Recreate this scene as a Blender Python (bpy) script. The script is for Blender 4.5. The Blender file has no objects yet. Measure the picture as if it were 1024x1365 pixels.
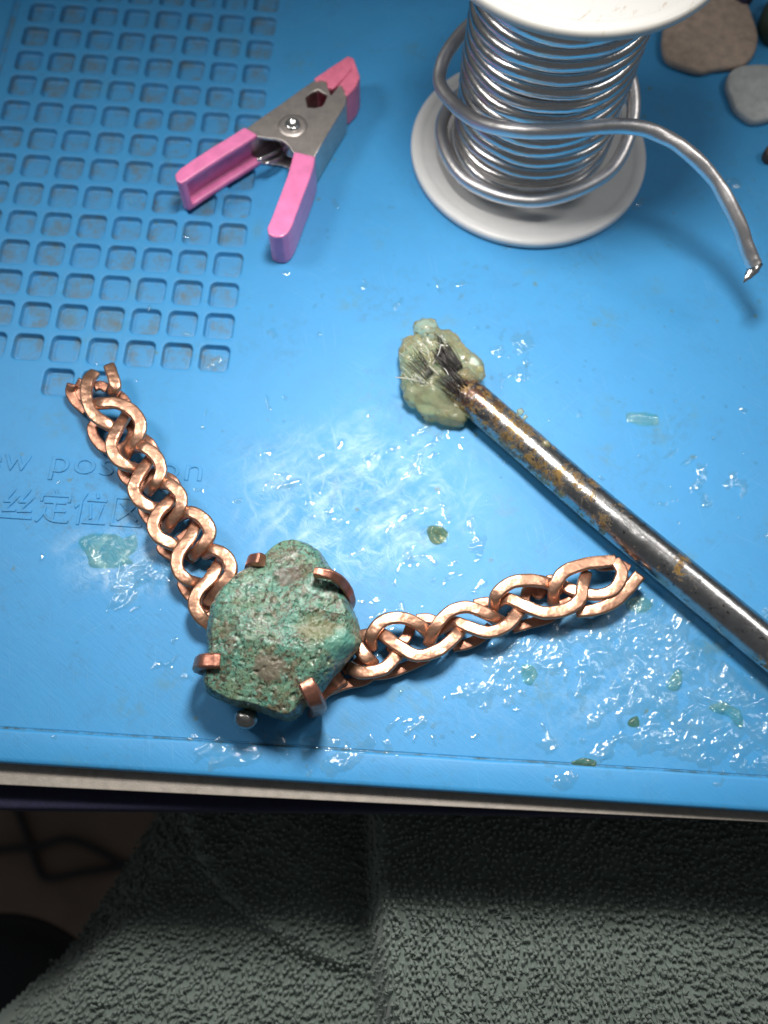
import bpy, bmesh, math, random
import numpy as np
from mathutils import Vector, Matrix, noise as mnoise

random.seed(7)
RNG = np.random.default_rng(7)
SC = bpy.context.scene
COL = SC.collection
# one unit is one centimetre
SC.unit_settings.system = 'METRIC'
SC.unit_settings.scale_length = 0.01

# ------------------------------------------------------------------ camera
CAM = Vector((4.89218, -11.79525, 20.57016))
YAW, TILT, ROLL, FPX = 0.0130882551, 0.35917199, 0.0508346765, 1170.68
RM = Matrix.Rotation(YAW, 3, 'Z') @ Matrix.Rotation(TILT, 3, 'X') @ Matrix.Rotation(ROLL, 3, 'Z')
cd = bpy.data.cameras.new('camera')
cam = bpy.data.objects.new('camera', cd)
COL.objects.link(cam)
cam.location = CAM
cam.rotation_euler = RM.to_euler()
cd.sensor_fit = 'VERTICAL'
cd.sensor_height = 36.0
cd.lens = 36.0 * FPX / 1365.0
cd.clip_start = 0.5
cd.clip_end = 500
cd.dof.use_dof = True
cd.dof.focus_distance = 20.3
cd.dof.aperture_fstop = 0.10
SC.camera = cam

# ------------------------------------------------------------------ world and lamps
w = bpy.data.worlds.new('World')
SC.world = w
w.use_nodes = True
w.node_tree.nodes['Background'].inputs[0].default_value = (0.90, 0.95, 1.0, 1)
w.node_tree.nodes['Background'].inputs[1].default_value = 0.10

def area(name, loc, aim, size, power, col, shape='DISK', spread=180):
    l = bpy.data.lights.new(name, 'AREA')
    l.shape = shape
    l.size = size
    l.energy = power
    l.color = col
    l.spread = math.radians(spread)
    o = bpy.data.objects.new(name, l)
    COL.objects.link(o)
    o.location = loc
    o.rotation_euler = (Vector(aim) - Vector(loc)).to_track_quat('-Z', 'Y').to_euler()
    return o
area('desk_lamp_light', (5.4, 3.6, 22.0), (6.4, -7.0, 0), 5.4, 3080, (1.0, 0.965, 0.92), spread=105)
area('side_fill_left', (-16, 4.5, 26), (6, -2, 1), 9, 1550, (1.0, 0.97, 0.94), spread=120)  # unseen side light, added to brighten the solder coils from the left
area('side_fill_right', (28, 7, 27), (6, -2, 1), 10, 950, (1.0, 0.97, 0.94), spread=120)  # unseen counterpart, added for the highlights on the coils' right side

SC.view_settings.view_transform = 'Standard'
SC.view_settings.look = 'None'
SC.view_settings.exposure = 0.0
SC.view_settings.gamma = 1.0
SC.cycles.max_bounces = 10
SC.cycles.transparent_max_bounces = 12

# ------------------------------------------------------------------ helpers
def at(px, py, z=0.0):
    """point of the place at height z that the photograph shows at (px, py)"""
    d = RM @ Vector(((px - 512) / FPX, -(py - 682.5) / FPX, -1))
    return CAM + d * ((z - CAM.z) / d.z)

def tag(o, label=None, cat=None, group=None, kind=None):
    if label: o['label'] = label
    if cat: o['category'] = cat
    if group: o['group'] = group
    if kind: o['kind'] = kind
    return o

def empty(name, loc=(0, 0, 0)):
    o = bpy.data.objects.new(name, None)
    COL.objects.link(o)
    o.location = loc
    o.empty_display_size = 0.3
    return o

def link(name, me, m=None, parent=None, smooth=True):
    o = bpy.data.objects.new(name, me)
    COL.objects.link(o)
    if m is not None:
        me.materials.clear()
        me.materials.append(m)
    if smooth:
        me.polygons.foreach_set('use_smooth', [True] * len(me.polygons))
    if parent is not None:
        o.parent = parent
        p = parent
        off = Vector((0, 0, 0))
        while p is not None:
            off += Vector(p.location)
            p = p.parent
        o.location = -off
    return o

def mesh(name, verts, faces):
    me = bpy.data.meshes.new(name)
    me.from_pydata([tuple(v) for v in verts], [], faces)
    me.update()
    return me

def bulk(name, V, F):
    """fast mesh from arrays; F is (n,4) or (n,3)"""
    me = bpy.data.meshes.new(name)
    V = np.asarray(V, np.float32); F = np.asarray(F, np.int32)
    k = F.shape[1]
    me.vertices.add(len(V)); me.vertices.foreach_set('co', V.ravel())
    me.loops.add(F.size); me.loops.foreach_set('vertex_index', F.ravel())
    me.polygons.add(len(F))
    me.polygons.foreach_set('loop_start', np.arange(0, F.size, k, dtype=np.int32))
    me.polygons.foreach_set('loop_total', np.full(len(F), k, np.int32))
    me.update(calc_edges=True)
    me.validate()
    return me

def spline(pts, n=8):
    """Catmull-Rom through pts (rows of any width)"""
    P = [np.array(p, float) for p in pts]
    P = [2 * P[0] - P[1]] + P + [2 * P[-1] - P[-2]]
    out = []
    for i in range(1, len(P) - 2):
        a, b, c, d = P[i - 1:i + 3]
        for k in range(n):
            t = k / n
            out.append(.5 * (2 * b + (c - a) * t + (2 * a - 5 * b + 4 * c - d) * t * t + (3 * b - a - 3 * c + d) * t ** 3))
    out.append(P[-2])
    return np.array(out)

def tube(path, r, sides=12, flat=1.0, up=(0, 0, 1), cap=True, mod=None):
    """swept tube; r scalar or per-point, flat scales the section along up"""
    path = np.asarray(path, float)
    n = len(path)
    T = np.gradient(path, axis=0)
    T /= np.linalg.norm(T, axis=1)[:, None] + 1e-9
    up = np.array(up, float)
    V, F = [], []
    prev = None
    R = np.broadcast_to(np.asarray(r, float), (n,))
    for i in range(n):
        s = np.cross(T[i], up)
        if np.linalg.norm(s) < 1e-3: s = prev if prev is not None else np.array([1., 0, 0])
        s /= np.linalg.norm(s)
        if prev is not None and s @ prev < 0 and abs(T[i] @ up) > .9: s = -s
        prev = s
        u = np.cross(s, T[i])
        for k in range(sides):
            a = 2 * math.pi * k / sides
            q = path[i] + R[i] * (math.cos(a) * s + flat * math.sin(a) * u)
            if mod: q = mod(q, i, a, path[i])
            V.append(q)
    for i in range(n - 1):
        for k in range(sides):
            a, b = i * sides + k, i * sides + (k + 1) % sides
            F.append((a, b, b + sides, a + sides))
    if cap:
        F.append(tuple(range(sides - 1, -1, -1)))
        F.append(tuple((n - 1) * sides + k for k in range(sides)))
    return V, F

def join_vf(parts):
    V, F = [], []
    for v, f in parts:
        o = len(V)
        V += [tuple(q) for q in v]
        F += [tuple(i + o for i in g) for g in f]
    return V, F

def plate(name, loops, z0, z1, bev, m, parent=None, smooth=False, res=3):
    """flat piece with bevelled edges; first loop outline, others holes; points are (x, y)"""
    cu = bpy.data.curves.new(name, 'CURVE')
    cu.dimensions = '2D'
    cu.fill_mode = 'BOTH'
    for lp in loops:
        s = cu.splines.new('POLY')
        s.points.add(len(lp) - 1)
        for p, q in zip(s.points, lp): p.co = (q[0], q[1], 0, 1)
        s.use_cyclic_u = True
    cu.extrude = max(1e-4, (z1 - z0) / 2 - bev)
    cu.bevel_depth = bev
    cu.bevel_resolution = res
    cu.offset = -bev
    t = bpy.data.objects.new('t', cu)
    COL.objects.link(t)
    t.location.z = (z0 + z1) / 2
    dg = bpy.context.evaluated_depsgraph_get()
    me = bpy.data.meshes.new_from_object(t.evaluated_get(dg))
    me.transform(Matrix.Translation((0, 0, (z0 + z1) / 2)))
    bpy.data.objects.remove(t); bpy.data.curves.remove(cu)
    me.name = name
    bm = bmesh.new(); bm.from_mesh(me)
    bmesh.ops.remove_doubles(bm, verts=bm.verts, dist=1e-4)
    bm.to_mesh(me); bm.free()
    if smooth:
        me.set_sharp_from_angle(angle=math.radians(50))
    return link(name, me, m, parent, smooth)

def closed_spline(pts, n=5):
    P = list(pts)
    q = spline([P[-1]] + P + [P[0], P[1]], n)
    return q[n:-(n + 1)] if True else q

def lathe(profile, seg=96, c=(0, 0, 0)):
    V, F = [], []
    m = len(profile)
    for i in range(seg):
        a = 2 * math.pi * i / seg
        for r, z in profile: V.append((c[0] + r * math.cos(a), c[1] + r * math.sin(a), c[2] + z))
    for i in range(seg):
        for k in range(m - 1):
            a = i * m + k; b = ((i + 1) % seg) * m + k
            F.append((a, b, b + 1, a + 1))
    return V, F

# 2-D gradient noise on arrays
_perm = RNG.permutation(512)
_ang = RNG.random(512) * 2 * math.pi
def perlin(x, y, seed=0):
    xi = np.floor(x).astype(int); yi = np.floor(y).astype(int)
    xf, yf = x - xi, y - yi
    u = xf * xf * xf * (xf * (xf * 6 - 15) + 10); v = yf * yf * yf * (yf * (yf * 6 - 15) + 10)
    def g(ix, iy, dx, dy):
        h = _ang[_perm[(_perm[(ix + seed * 37) % 512] + iy) % 512]]
        return np.cos(h) * dx + np.sin(h) * dy
    a = g(xi, yi, xf, yf); b = g(xi + 1, yi, xf - 1, yf)
    c = g(xi, yi + 1, xf, yf - 1); d = g(xi + 1, yi + 1, xf - 1, yf - 1)
    return (a * (1 - u) + b * u) * (1 - v) + (c * (1 - u) + d * u) * v
def fbm(x, y, o=4, seed=0):
    s, a = 0, 1.0
    for k in range(o):
        s = s + a * perlin(x * 2 ** k, y * 2 ** k, seed + k); a *= .5
    return s
def sstep(a, b, x):
    t = np.clip((x - a) / (b - a), 0, 1)
    return t * t * (3 - 2 * t)

# ------------------------------------------------------------------ materials
class NT:
    def __init__(s, name):
        s.m = bpy.data.materials.new(name)
        s.m.use_nodes = True
        s.t = s.m.node_tree
        s.b = s.t.nodes['Principled BSDF']
        s.out = s.t.nodes['Material Output']
        s.co = s.t.nodes.new('ShaderNodeTexCoord').outputs['Object']
    def n(s, kind, **kw):
        x = s.t.nodes.new(kind)
        for k, v in kw.items():
            if k.startswith('i_'): x.inputs[k[2:].replace('_', ' ')].default_value = v
            else: setattr(x, k, v)
        return x
    def l(s, a, b): s.t.links.new(a, b)
    def set(s, **kw):
        for k, v in kw.items():
            i = s.b.inputs[k.replace('_', ' ')]
            if hasattr(v, 'is_linked') or isinstance(v, bpy.types.NodeSocket): s.l(v, i)
            else: i.default_value = v
    def map(s, scale=(1, 1, 1), rot=(0, 0, 0), loc=(0, 0, 0), src=None):
        r = s.n('ShaderNodeMapping')          # turn first, then stretch
        r.inputs['Rotation'].default_value = rot; r.inputs['Location'].default_value = loc
        s.l(src or s.co, r.inputs['Vector'])
        x = s.n('ShaderNodeMapping')
        x.inputs['Scale'].default_value = scale
        s.l(r.outputs[0], x.inputs['Vector'])
        return x.outputs[0]
    def noise(s, scale, detail=4, rough=.55, vec=None, dist=0, col=False):
        x = s.n('ShaderNodeTexNoise')
        x.inputs['Scale'].default_value = scale; x.inputs['Detail'].default_value = detail
        x.inputs['Roughness'].default_value = rough; x.inputs['Distortion'].default_value = dist
        s.l(vec or s.co, x.inputs['Vector'])
        return x.outputs['Color' if col else 'Fac']
    def voro(s, scale, vec=None, feature='F1', out='Distance'):
        x = s.n('ShaderNodeTexVoronoi', feature=feature)
        x.inputs['Scale'].default_value = scale
        s.l(vec or s.co, x.inputs['Vector'])
        return x.outputs[out]
    def ramp(s, f, stops, interp='LINEAR'):
        x = s.n('ShaderNodeValToRGB')
        e = x.color_ramp.elements
        x.color_ramp.interpolation = interp
        while len(e) < len(stops): e.new(.5)
        for q, (p, c) in zip(e, stops):
            q.position = p
            q.color = (c, c, c, 1) if isinstance(c, (int, float)) else (*c, 1)
        s.l(f, x.inputs[0])
        return x.outputs[0]
    def mix(s, f, a, b, mode='MIX'):
        x = s.n('ShaderNodeMix', data_type='RGBA', blend_type=mode)
        for v, i in ((f, 0), (a, 6), (b, 7)):
            if isinstance(v, bpy.types.NodeSocket): s.l(v, x.inputs[i])
            elif i == 0: x.inputs[0].default_value = v
            else: x.inputs[i].default_value = (*v, 1) if not isinstance(v, (int, float)) else (v, v, v, 1)
        return x.outputs[2]
    def math(s, op, a, b=0.0, c=None, clamp=False):
        x = s.n('ShaderNodeMath', operation=op, use_clamp=clamp)
        for i, v in enumerate((a, b) if c is None else (a, b, c)):
            if isinstance(v, bpy.types.NodeSocket): s.l(v, x.inputs[i])
            else: x.inputs[i].default_value = v
        return x.outputs[0]
    def bump(s, h, strength=.3, dist=.02, prev=None):
        x = s.n('ShaderNodeBump')
        x.inputs['Strength'].default_value = strength; x.inputs['Distance'].default_value = dist
        s.l(h, x.inputs['Height'])
        if prev: s.l(prev, x.inputs['Normal'])
        return x.outputs[0]
    def blob(s, c, r, soft=.5, warp=None):
        """1 inside an ellipsoid at c with radii r, falling to 0 at its rim; warp is a colour noise"""
        v = s.n('ShaderNodeVectorMath', operation='SUBTRACT'); v.inputs[1].default_value = c
        s.l(warp or s.co, v.inputs[0])
        d = s.n('ShaderNodeVectorMath', operation='DIVIDE'); d.inputs[1].default_value = r
        s.l(v.outputs[0], d.inputs[0])
        ln = s.n('ShaderNodeVectorMath', operation='LENGTH')
        s.l(d.outputs[0], ln.inputs[0])
        mr = s.n('ShaderNodeMapRange', interpolation_type='SMOOTHSTEP')
        mr.inputs[1].default_value = 1.0; mr.inputs[2].default_value = 1 - soft
        mr.inputs[3].default_value = 0; mr.inputs[4].default_value = 1
        s.l(ln.outputs['Value'], mr.inputs[0])
        return mr.outputs[0]
    def warp(s, scale, amt):
        c = s.noise(scale, 3, col=True)
        v = s.n('ShaderNodeVectorMath', operation='SUBTRACT'); v.inputs[1].default_value = (.5, .5, .5)
        s.l(c, v.inputs[0])
        q = s.n('ShaderNodeVectorMath', operation='SCALE'); q.inputs['Scale'].default_value = amt
        s.l(v.outputs[0], q.inputs[0])
        a = s.n('ShaderNodeVectorMath', operation='ADD')
        s.l(q.outputs[0], a.inputs[0]); s.l(s.co, a.inputs[1])
        return a.outputs[0]

def c3(v): return tuple(v)

def mat_rubber():
    t = NT('blue_silicone')
    wp = t.warp(1.2, .9)
    base = t.mix(t.noise(.35, 3), (.036, .255, .545), (.046, .295, .60))
    base = t.mix(t.math('MULTIPLY', t.ramp(t.noise(1.1, 6, .7), [(.5, 0), (.72, 1)]), .22), base, (.05, .20, .40))
    # dried flux streaks, the lamp's white glare at the centre painted into their colour
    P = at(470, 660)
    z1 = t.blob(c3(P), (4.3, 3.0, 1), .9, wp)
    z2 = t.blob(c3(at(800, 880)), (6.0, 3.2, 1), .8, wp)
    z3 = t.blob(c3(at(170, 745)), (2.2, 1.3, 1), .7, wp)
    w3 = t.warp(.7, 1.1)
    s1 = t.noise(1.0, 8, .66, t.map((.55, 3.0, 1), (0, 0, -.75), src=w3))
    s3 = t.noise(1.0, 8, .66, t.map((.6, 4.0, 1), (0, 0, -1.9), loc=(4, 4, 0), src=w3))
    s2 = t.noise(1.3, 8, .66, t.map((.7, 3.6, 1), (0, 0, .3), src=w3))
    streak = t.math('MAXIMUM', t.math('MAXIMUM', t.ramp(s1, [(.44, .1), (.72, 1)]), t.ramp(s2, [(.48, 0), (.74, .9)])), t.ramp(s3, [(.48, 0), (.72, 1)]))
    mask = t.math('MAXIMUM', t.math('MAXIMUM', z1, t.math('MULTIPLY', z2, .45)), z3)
    haze_glare = t.math('MULTIPLY', t.math('MULTIPLY', mask, streak), t.ramp(t.noise(.9, 5, .65, t.map(loc=(2, 8, 0))), [(.36, .25), (.58, 1)]))
    base = t.mix(t.math('MULTIPLY', haze_glare, .55), base, (.46, .64, .76))
    for sc_, ro, lo in (((.45, 34, 1), .5, 0), ((.4, 40, 1), -.75, 5), ((.5, 30, 1), 1.35, 9)):
        ln = t.ramp(t.noise(1, 2, .5, t.map(sc_, (0, 0, ro), (lo, lo, 0), src=t.warp(.5, .25))), [(.655, 0), (.68, 1)])
        ln = t.math('MULTIPLY', ln, t.ramp(t.noise(.6, 3, .6, t.map(loc=(lo, 3, 0))), [(.46, 0), (.6, 1)]))
        base = t.mix(t.math('MULTIPLY', ln, .13), base, (.30, .50, .62))
    # grime: in the pockets and in the seam of the rim
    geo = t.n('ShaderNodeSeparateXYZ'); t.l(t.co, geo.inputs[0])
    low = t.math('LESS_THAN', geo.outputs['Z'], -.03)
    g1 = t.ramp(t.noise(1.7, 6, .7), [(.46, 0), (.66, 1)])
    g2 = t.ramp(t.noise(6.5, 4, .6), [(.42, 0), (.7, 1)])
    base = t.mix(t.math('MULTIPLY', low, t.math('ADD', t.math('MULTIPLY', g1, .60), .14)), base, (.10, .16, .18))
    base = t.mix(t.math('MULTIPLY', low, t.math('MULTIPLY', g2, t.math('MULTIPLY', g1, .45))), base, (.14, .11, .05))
    seam = t.n('ShaderNodeMapRange', interpolation_type='SMOOTHSTEP')
    t.l(t.math('ABSOLUTE', t.math('ADD', geo.outputs['Y'], 9.885)), seam.inputs[0])
    seam.inputs[1].default_value = .05; seam.inputs[2].default_value = .0; seam.inputs[3].default_value = 0; seam.inputs[4].default_value = 1
    base = t.mix(t.math('MULTIPLY', seam.outputs[0], t.ramp(t.noise(2.2, 5, .7), [(.40, .15), (.62, .95)])), base, (.035, .060, .05))
    st1 = t.math('MULTIPLY', t.ramp(t.noise(.55, 6, .72, t.map(loc=(11, 4, 0))), [(.52, 0), (.64, 1)]), t.ramp(t.noise(5, 5, .7), [(.44, 0), (.62, 1)]))
    base = t.mix(t.math('MULTIPLY', st1, .30), base, (.05, .15, .20))
    # small spots of greenish and brown residue
    sp = t.voro(1.15, t.warp(4, .25))
    spot = t.math('MULTIPLY', t.ramp(sp, [(.05, 1), (.10, 0)]), t.ramp(t.noise(.8, 2), [(.5, 0), (.56, 1)]))
    base = t.mix(t.math('MULTIPLY', spot, .6), base, (.10, .17, .09))
    sp2 = t.voro(.55, t.warp(3, .5))
    base = t.mix(t.math('MULTIPLY', t.ramp(sp2, [(.10, .35), (.30, 0)]), t.ramp(t.noise(3.5, 5), [(.42, 0), (.6, 1)])), base, (.09, .21, .22))
    ltr = t.blob(c3(at(120, 668)), (3.2, 1.6, 1), .6)
    base = t.mix(t.math('MULTIPLY', ltr, t.math('MULTIPLY', t.ramp(t.noise(4.5, 6, .75), [(.50, 0), (.66, 1)]), .42)), base, (.06, .10, .10))
    rough = t.math('SUBTRACT', t.math('ADD', .46, t.math('MULTIPLY', t.noise(2.4, 6, .65), .12)), t.math('MULTIPLY', haze_glare, .16))
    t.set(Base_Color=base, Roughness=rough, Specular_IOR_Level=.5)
    fine = t.noise(70, 3, .6)
    b = t.bump(fine, .10, .01)
    b = t.bump(t.noise(1.0, 7, .75, t.map((2.0, 9, 1), (0, 0, .65))), .22, .04, b)
    b = t.bump(t.math('MULTIPLY', t.math('MULTIPLY', mask, t.noise(5, 7, .7, t.map((1, 2.4, 1), (0, 0, .8), src=wp))), 1.0), .45, .06, b)
    t.set(Normal=b)
    t.set(Coat_Weight=t.math('MULTIPLY', t.ramp(haze_glare, [(.05, 0), (.5, 1)]), .75), Coat_Roughness=.30)
    t.l(b, t.b.inputs['Coat Normal'])
    return t.m

def mat_flux(name='wet_flux_film', tint=(.90, .96, .92), rough=.07, body=.10, bodycol=(.30, .48, .42), rip=.55):
    """thin clear residue: lets the mat show through and mirrors the lamp"""
    t = NT(name)
    t.t.nodes.remove(t.b)
    tr = t.n('ShaderNodeBsdfTransparent'); tr.inputs[0].default_value = (*tint, 1)
    di = t.n('ShaderNodeBsdfDiffuse'); di.inputs[0].default_value = (*bodycol, 1)
    m1 = t.n('ShaderNodeMixShader')
    t.l(t.math('MULTIPLY', t.ramp(t.noise(2.5, 5, .7), [(.4, 0), (.7, 1)]), body), m1.inputs[0])
    t.l(tr.outputs[0], m1.inputs[1]); t.l(di.outputs[0], m1.inputs[2])
    gl = t.n('ShaderNodeBsdfGlossy'); gl.inputs['Roughness'].default_value = rough
    nb = t.bump(t.noise(5.0, 4, .62, t.map((.75, 2.2, 1), (0, 0, .95))), rip, .05)
    nb = t.bump(t.noise(17, 2, .6), rip * .5, .02, nb)
    t.l(nb, gl.inputs['Normal'])
    fr = t.n('ShaderNodeLayerWeight')
    t.l(nb, fr.inputs['Normal'])
    fac = t.math('ADD', t.math('MULTIPLY', t.math('POWER', fr.outputs['Facing'], 5.0), .90), .06)
    m2 = t.n('ShaderNodeMixShader')
    t.l(fac, m2.inputs[0]); t.l(m1.outputs[0], m2.inputs[1]); t.l(gl.outputs[0], m2.inputs[2])
    t.l(m2.outputs[0], t.out.inputs[0])
    return t.m

def mat_copper(name='hammered_copper', c1=(.70, .40, .27), c2=(.22, .10, .06), bias=0.0, green=True, rough=.30):
    t = NT(name)
    n = t.noise(2.6, 6, .65)
    n2 = t.noise(11, 5, .7)
    f = t.math('ADD', t.math('MULTIPLY', t.ramp(n, [(.38 + bias, 0), (.70 + bias, 1)]), .55), t.math('MULTIPLY', t.ramp(n2, [(.56, 0), (.74, 1)]), .25), clamp=True)
    col = t.mix(f, c1, c2)
    if green:
        col = t.mix(t.math('MULTIPLY', t.ramp(t.noise(3.1, 5, .7, t.map(loc=(3, 9, 2))), [(.63, 0), (.70, 1)]), .75), col, (.06, .16, .085))
    t.set(Base_Color=col, Metallic=t.math('SUBTRACT', 1.0, t.math('MULTIPLY', f, .25)), Roughness=t.math('ADD', rough - .06, t.math('MULTIPLY', n2, .22)))
    b = t.bump(t.noise(3.2, 2, .5), .30, .10)
    b = t.bump(t.noise(15, 4, .6), .07, .012, b)
    t.set(Normal=b)
    return t.m

def mat_stone():
    t = NT('turquoise_with_brown_matrix')
    wp = t.warp(3.5, .35)
    big = t.noise(1.5, 4, .6, t.map(loc=(4, 2, 0)))
    n = t.math('ADD', t.noise(4.4, 10, .78, wp), t.math('MULTIPLY', t.math('SUBTRACT', big, .5), .45))
    teal = t.mix(t.ramp(t.noise(1.6, 6, .65, wp), [(.42, 0), (.62, 1)]), (.085, .235, .175), (.14, .215, .13))
    teal = t.mix(t.ramp(t.noise(6, 6, .7), [(.48, 0), (.66, .75)]), teal, (.12, .30, .235))
    brown = t.mix(t.ramp(t.noise(8, 5, .7), [(.4, 0), (.62, 1)]), (.075, .055, .032), (.145, .14, .085))
    col = t.mix(t.ramp(n, [(.515, 0), (.56, .9)]), teal, brown)
    n3 = t.noise(9, 8, .78, wp)
    col = t.mix(t.ramp(n3, [(.545, 0), (.60, .8)]), col, (.18, .16, .10))
    dk = t.ramp(t.noise(14.5, 6, .74, t.map(loc=(5, 1, 2), src=wp)), [(.525, 0), (.57, 1)])
    col = t.mix(t.math('MULTIPLY', dk, .92), col, (.016, .011, .007))
    dk2 = t.ramp(t.noise(5.2, 8, .74, t.map(loc=(1, 7, 2), src=wp)), [(.60, 0), (.635, 1)])
    col = t.mix(t.math('MULTIPLY', dk2, .9), col, (.035, .02, .014))
    col = t.mix(t.math('MULTIPLY', t.ramp(t.noise(14, 6, .7, t.map(loc=(8, 3, 1))), [(.61, 0), (.66, 1)]), .35), col, (.27, .25, .18))
    # olive hollow, grey-brown patches, a clean teal belt
    w2 = t.warp(4, .5)
    col = t.mix(t.math('MULTIPLY', t.blob(c3(at(428, 838, 1.85)), (.75, .34, .8), .55, w2), .8), col, t.mix(t.noise(10, 4), (.10, .12, .05), (.19, .18, .09)))
    col = t.mix(t.math('MULTIPLY', t.blob(c3(at(358, 888, 1.9)), (.42, .36, .8), .3, w2), .85), col, t.mix(t.noise(14, 4, .7), (.09, .08, .055), (.20, .16, .12)))
    col = t.mix(t.math('MULTIPLY', t.blob(c3(at(385, 765, 1.85)), (.42, .32, .8), .5, w2), .75), col, t.mix(t.noise(12, 4, .7), (.05, .03, .025), (.19, .15, .12)))
    col = t.mix(t.math('MULTIPLY', t.blob(c3(at(455, 862, 1.6)), (.42, .5, .8), .5, w2), .6), col, (.10, .33, .27))
    t.set(Base_Color=col, Roughness=t.ramp(t.noise(4.5, 5, .7), [(.36, .22), (.62, .50)]), Specular_IOR_Level=.5)
    b = t.bump(n3, .30, .05)
    b = t.bump(t.voro(9, wp), .12, .04, b)
    b = t.bump(t.noise(34, 5, .7), .3, .015, b)
    t.set(Normal=b, Coat_Weight=t.ramp(t.noise(1.5, 4, .6), [(.50, .05), (.60, .9)]), Coat_Roughness=.06)
    t.l(b, t.b.inputs['Coat Normal'])
    return t.m

def simple(name, col, rough=.5, metal=0, nz=(3, .15, .02), var=.15, spec=.5, dark=None, **kw):
    t = NT(name)
    d = dark or tuple(c * (1 - var * 2.2) for c in col)
    c = t.mix(t.ramp(t.noise(nz[0], 6, .65), [(.35, 0), (.7, 1)]), col, d)
    t.set(Base_Color=c, Roughness=t.math('ADD', rough - .06, t.math('MULTIPLY', t.noise(nz[0] * 3, 4), .12)), Metallic=metal, Specular_IOR_Level=spec, **kw)
    t.set(Normal=t.bump(t.noise(nz[0] * 6, 5, .65), nz[1], nz[2]))
    return t.m

def mat_steel_rod():
    t = NT('stained_steel')
    wp = t.warp(3, .5)
    tip = c3(at(612, 514, .5))
    d = t.blob(tip, (7.0, 7.0, 7.0), 1.0)
    d2 = t.blob(tip, (2.1, 2.1, 2.1), .8)
    n = t.noise(1.5, 7, .68, wp)
    n2 = t.noise(5.0, 7, .72, wp)
    st = t.mix(t.noise(3, 6, .7), (.62, .62, .62), (.24, .235, .23))
    thr = t.math('ADD', n, t.math('MULTIPLY', d, .22))
    rust = t.math('MULTIPLY', t.ramp(thr, [(.575, 0), (.60, 1)]), t.ramp(t.noise(4.2, 6, .72, t.map((1, 1, 1), loc=(7, 7, 7))), [(.44, .15), (.50, 1)]))
    rc = t.mix(t.ramp(n2, [(.42, 0), (.6, 1)]), (.33, .19, .035), (.045, .028, .018))
    col = t.mix(t.math('MULTIPLY', rust, .9), st, rc)
    col = t.mix(t.math('MULTIPLY', d2, t.ramp(n2, [(.44, 0), (.54, .85)])), col, (.085, .03, .018))
    pit = t.ramp(t.noise(7, 8, .78, t.map(loc=(4, 4, 4))), [(.575, 0), (.62, 1)])
    col = t.mix(t.math('MULTIPLY', pit, .85), col, (.025, .02, .017))
    t.set(Base_Color=col, Metallic=t.math('SUBTRACT', 1.0, t.math('MULTIPLY', rust, .55)), Roughness=t.math('ADD', .12, t.math('MULTIPLY', n2, .22)))
    b = t.bump(n2, .16, .05)
    b = t.bump(t.noise(18, 4, .6), .12, .012, b)
    t.set(Normal=b, Coat_Weight=t.math('MULTIPLY', d, .5), Coat_Roughness=.08)
    return t.m

M = {}
M['mat'] = mat_rubber()
M['film'] = mat_flux(tint=(.95, .985, .97), body=.13, bodycol=(.40, .60, .62), rip=.25, rough=.08)
M['gel'] = mat_flux('greenish_flux_gel', (.84, .95, .84), .07, .26, (.30, .50, .42))
M['gel2'] = mat_flux('olive_flux_gel', (.78, .74, .50), .07, .38, (.13, .14, .07))
M['copper'] = mat_copper()
M['copper_dark'] = mat_copper('dull_copper', (.60, .30, .20), (.17, .075, .05), -.04, False, .36)
M['prong'] = mat_copper('prong_copper', (.60, .27, .19), (.15, .065, .045), -.02, False, .34)
M['stone'] = mat_stone()
M['bead'] = simple('dark_oxidised_metal', (.42, .41, .40), .26, 1.0, (5, .2, .02))
M['rod'] = mat_steel_rod()
M['solder'] = simple('bright_solder', (.70, .68, .665), .25, 1.0, (.5, .25, .05), .06)
M['solder_dull'] = simple('handled_solder', (.80, .77, .76), .40, 1.0, (.8, .25, .05), .08)
M['plastic'] = simple('white_spool_plastic', (.70, .70, .69), .38, 0, (1.2, .12, .02), .03)
M['pink'] = simple('pink_vinyl', (.88, .24, .50), .34, 0, (2.5, .10, .03), .10, Coat_Weight=.6, Coat_Roughness=.16)
M['pinktip'] = simple('salmon_pink_vinyl', (.80, .20, .32), .34, 0, (3, .3, .03), .12)
M['clampsteel'] = simple('brushed_plated_steel', (.66, .60, .56), .46, 1.0, (4, .15, .02), .10)
M['rivet'] = simple('bright_rivet', (.75, .74, .72), .22, 1.0, (5, .15, .02), .05)
M['tan'] = simple('tan_stone', (.47, .36, .28), .62, 0, (3.4, .5, .04), .16, dark=(.29, .23, .19))
M['grey'] = simple('grey_stone', (.46, .48, .48), .6, 0, (3.2, .5, .04), .13)
M['green'] = simple('dark_green_stone', (.03, .055, .04), .5, 0, (3, .3, .03), .2)
M['brown'] = simple('brown_stone', (.08, .05, .035), .5, 0, (3, .3, .03), .2)
M['board'] = simple('painted_board', (.36, .32, .275), .6, 0, (3.5, .4, .03), .12)
M['boardedge'] = simple('board_core', (.10, .08, .065), .8, 0, (5, .6, .05), .25)
M['navy'] = simple('navy_cloth', (.018, .018, .055), .85, 0, (9, .4, .05), .2)
M['towel'] = simple('terry_cotton', (.190, .236, .208), .95, 0, (1.3, .2, .02), .10, .2, Sheen_Weight=.3)
M['floor'] = simple('brown_floor', (.20, .13, .09), .6, 0, (.08, .2, .3), .25)
M['black'] = simple('black_plastic', (.008, .009, .012), .6, 0, (.5, .2, .05), .1)
M['hair_dark'] = simple('dark_bristle', (.035, .032, .03), .35, .3, (4, .1, .01), .1)
M['hair_white'] = simple('pale_bristle', (.60, .60, .56), .3, 0, (4, .1, .01), .05)

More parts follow.
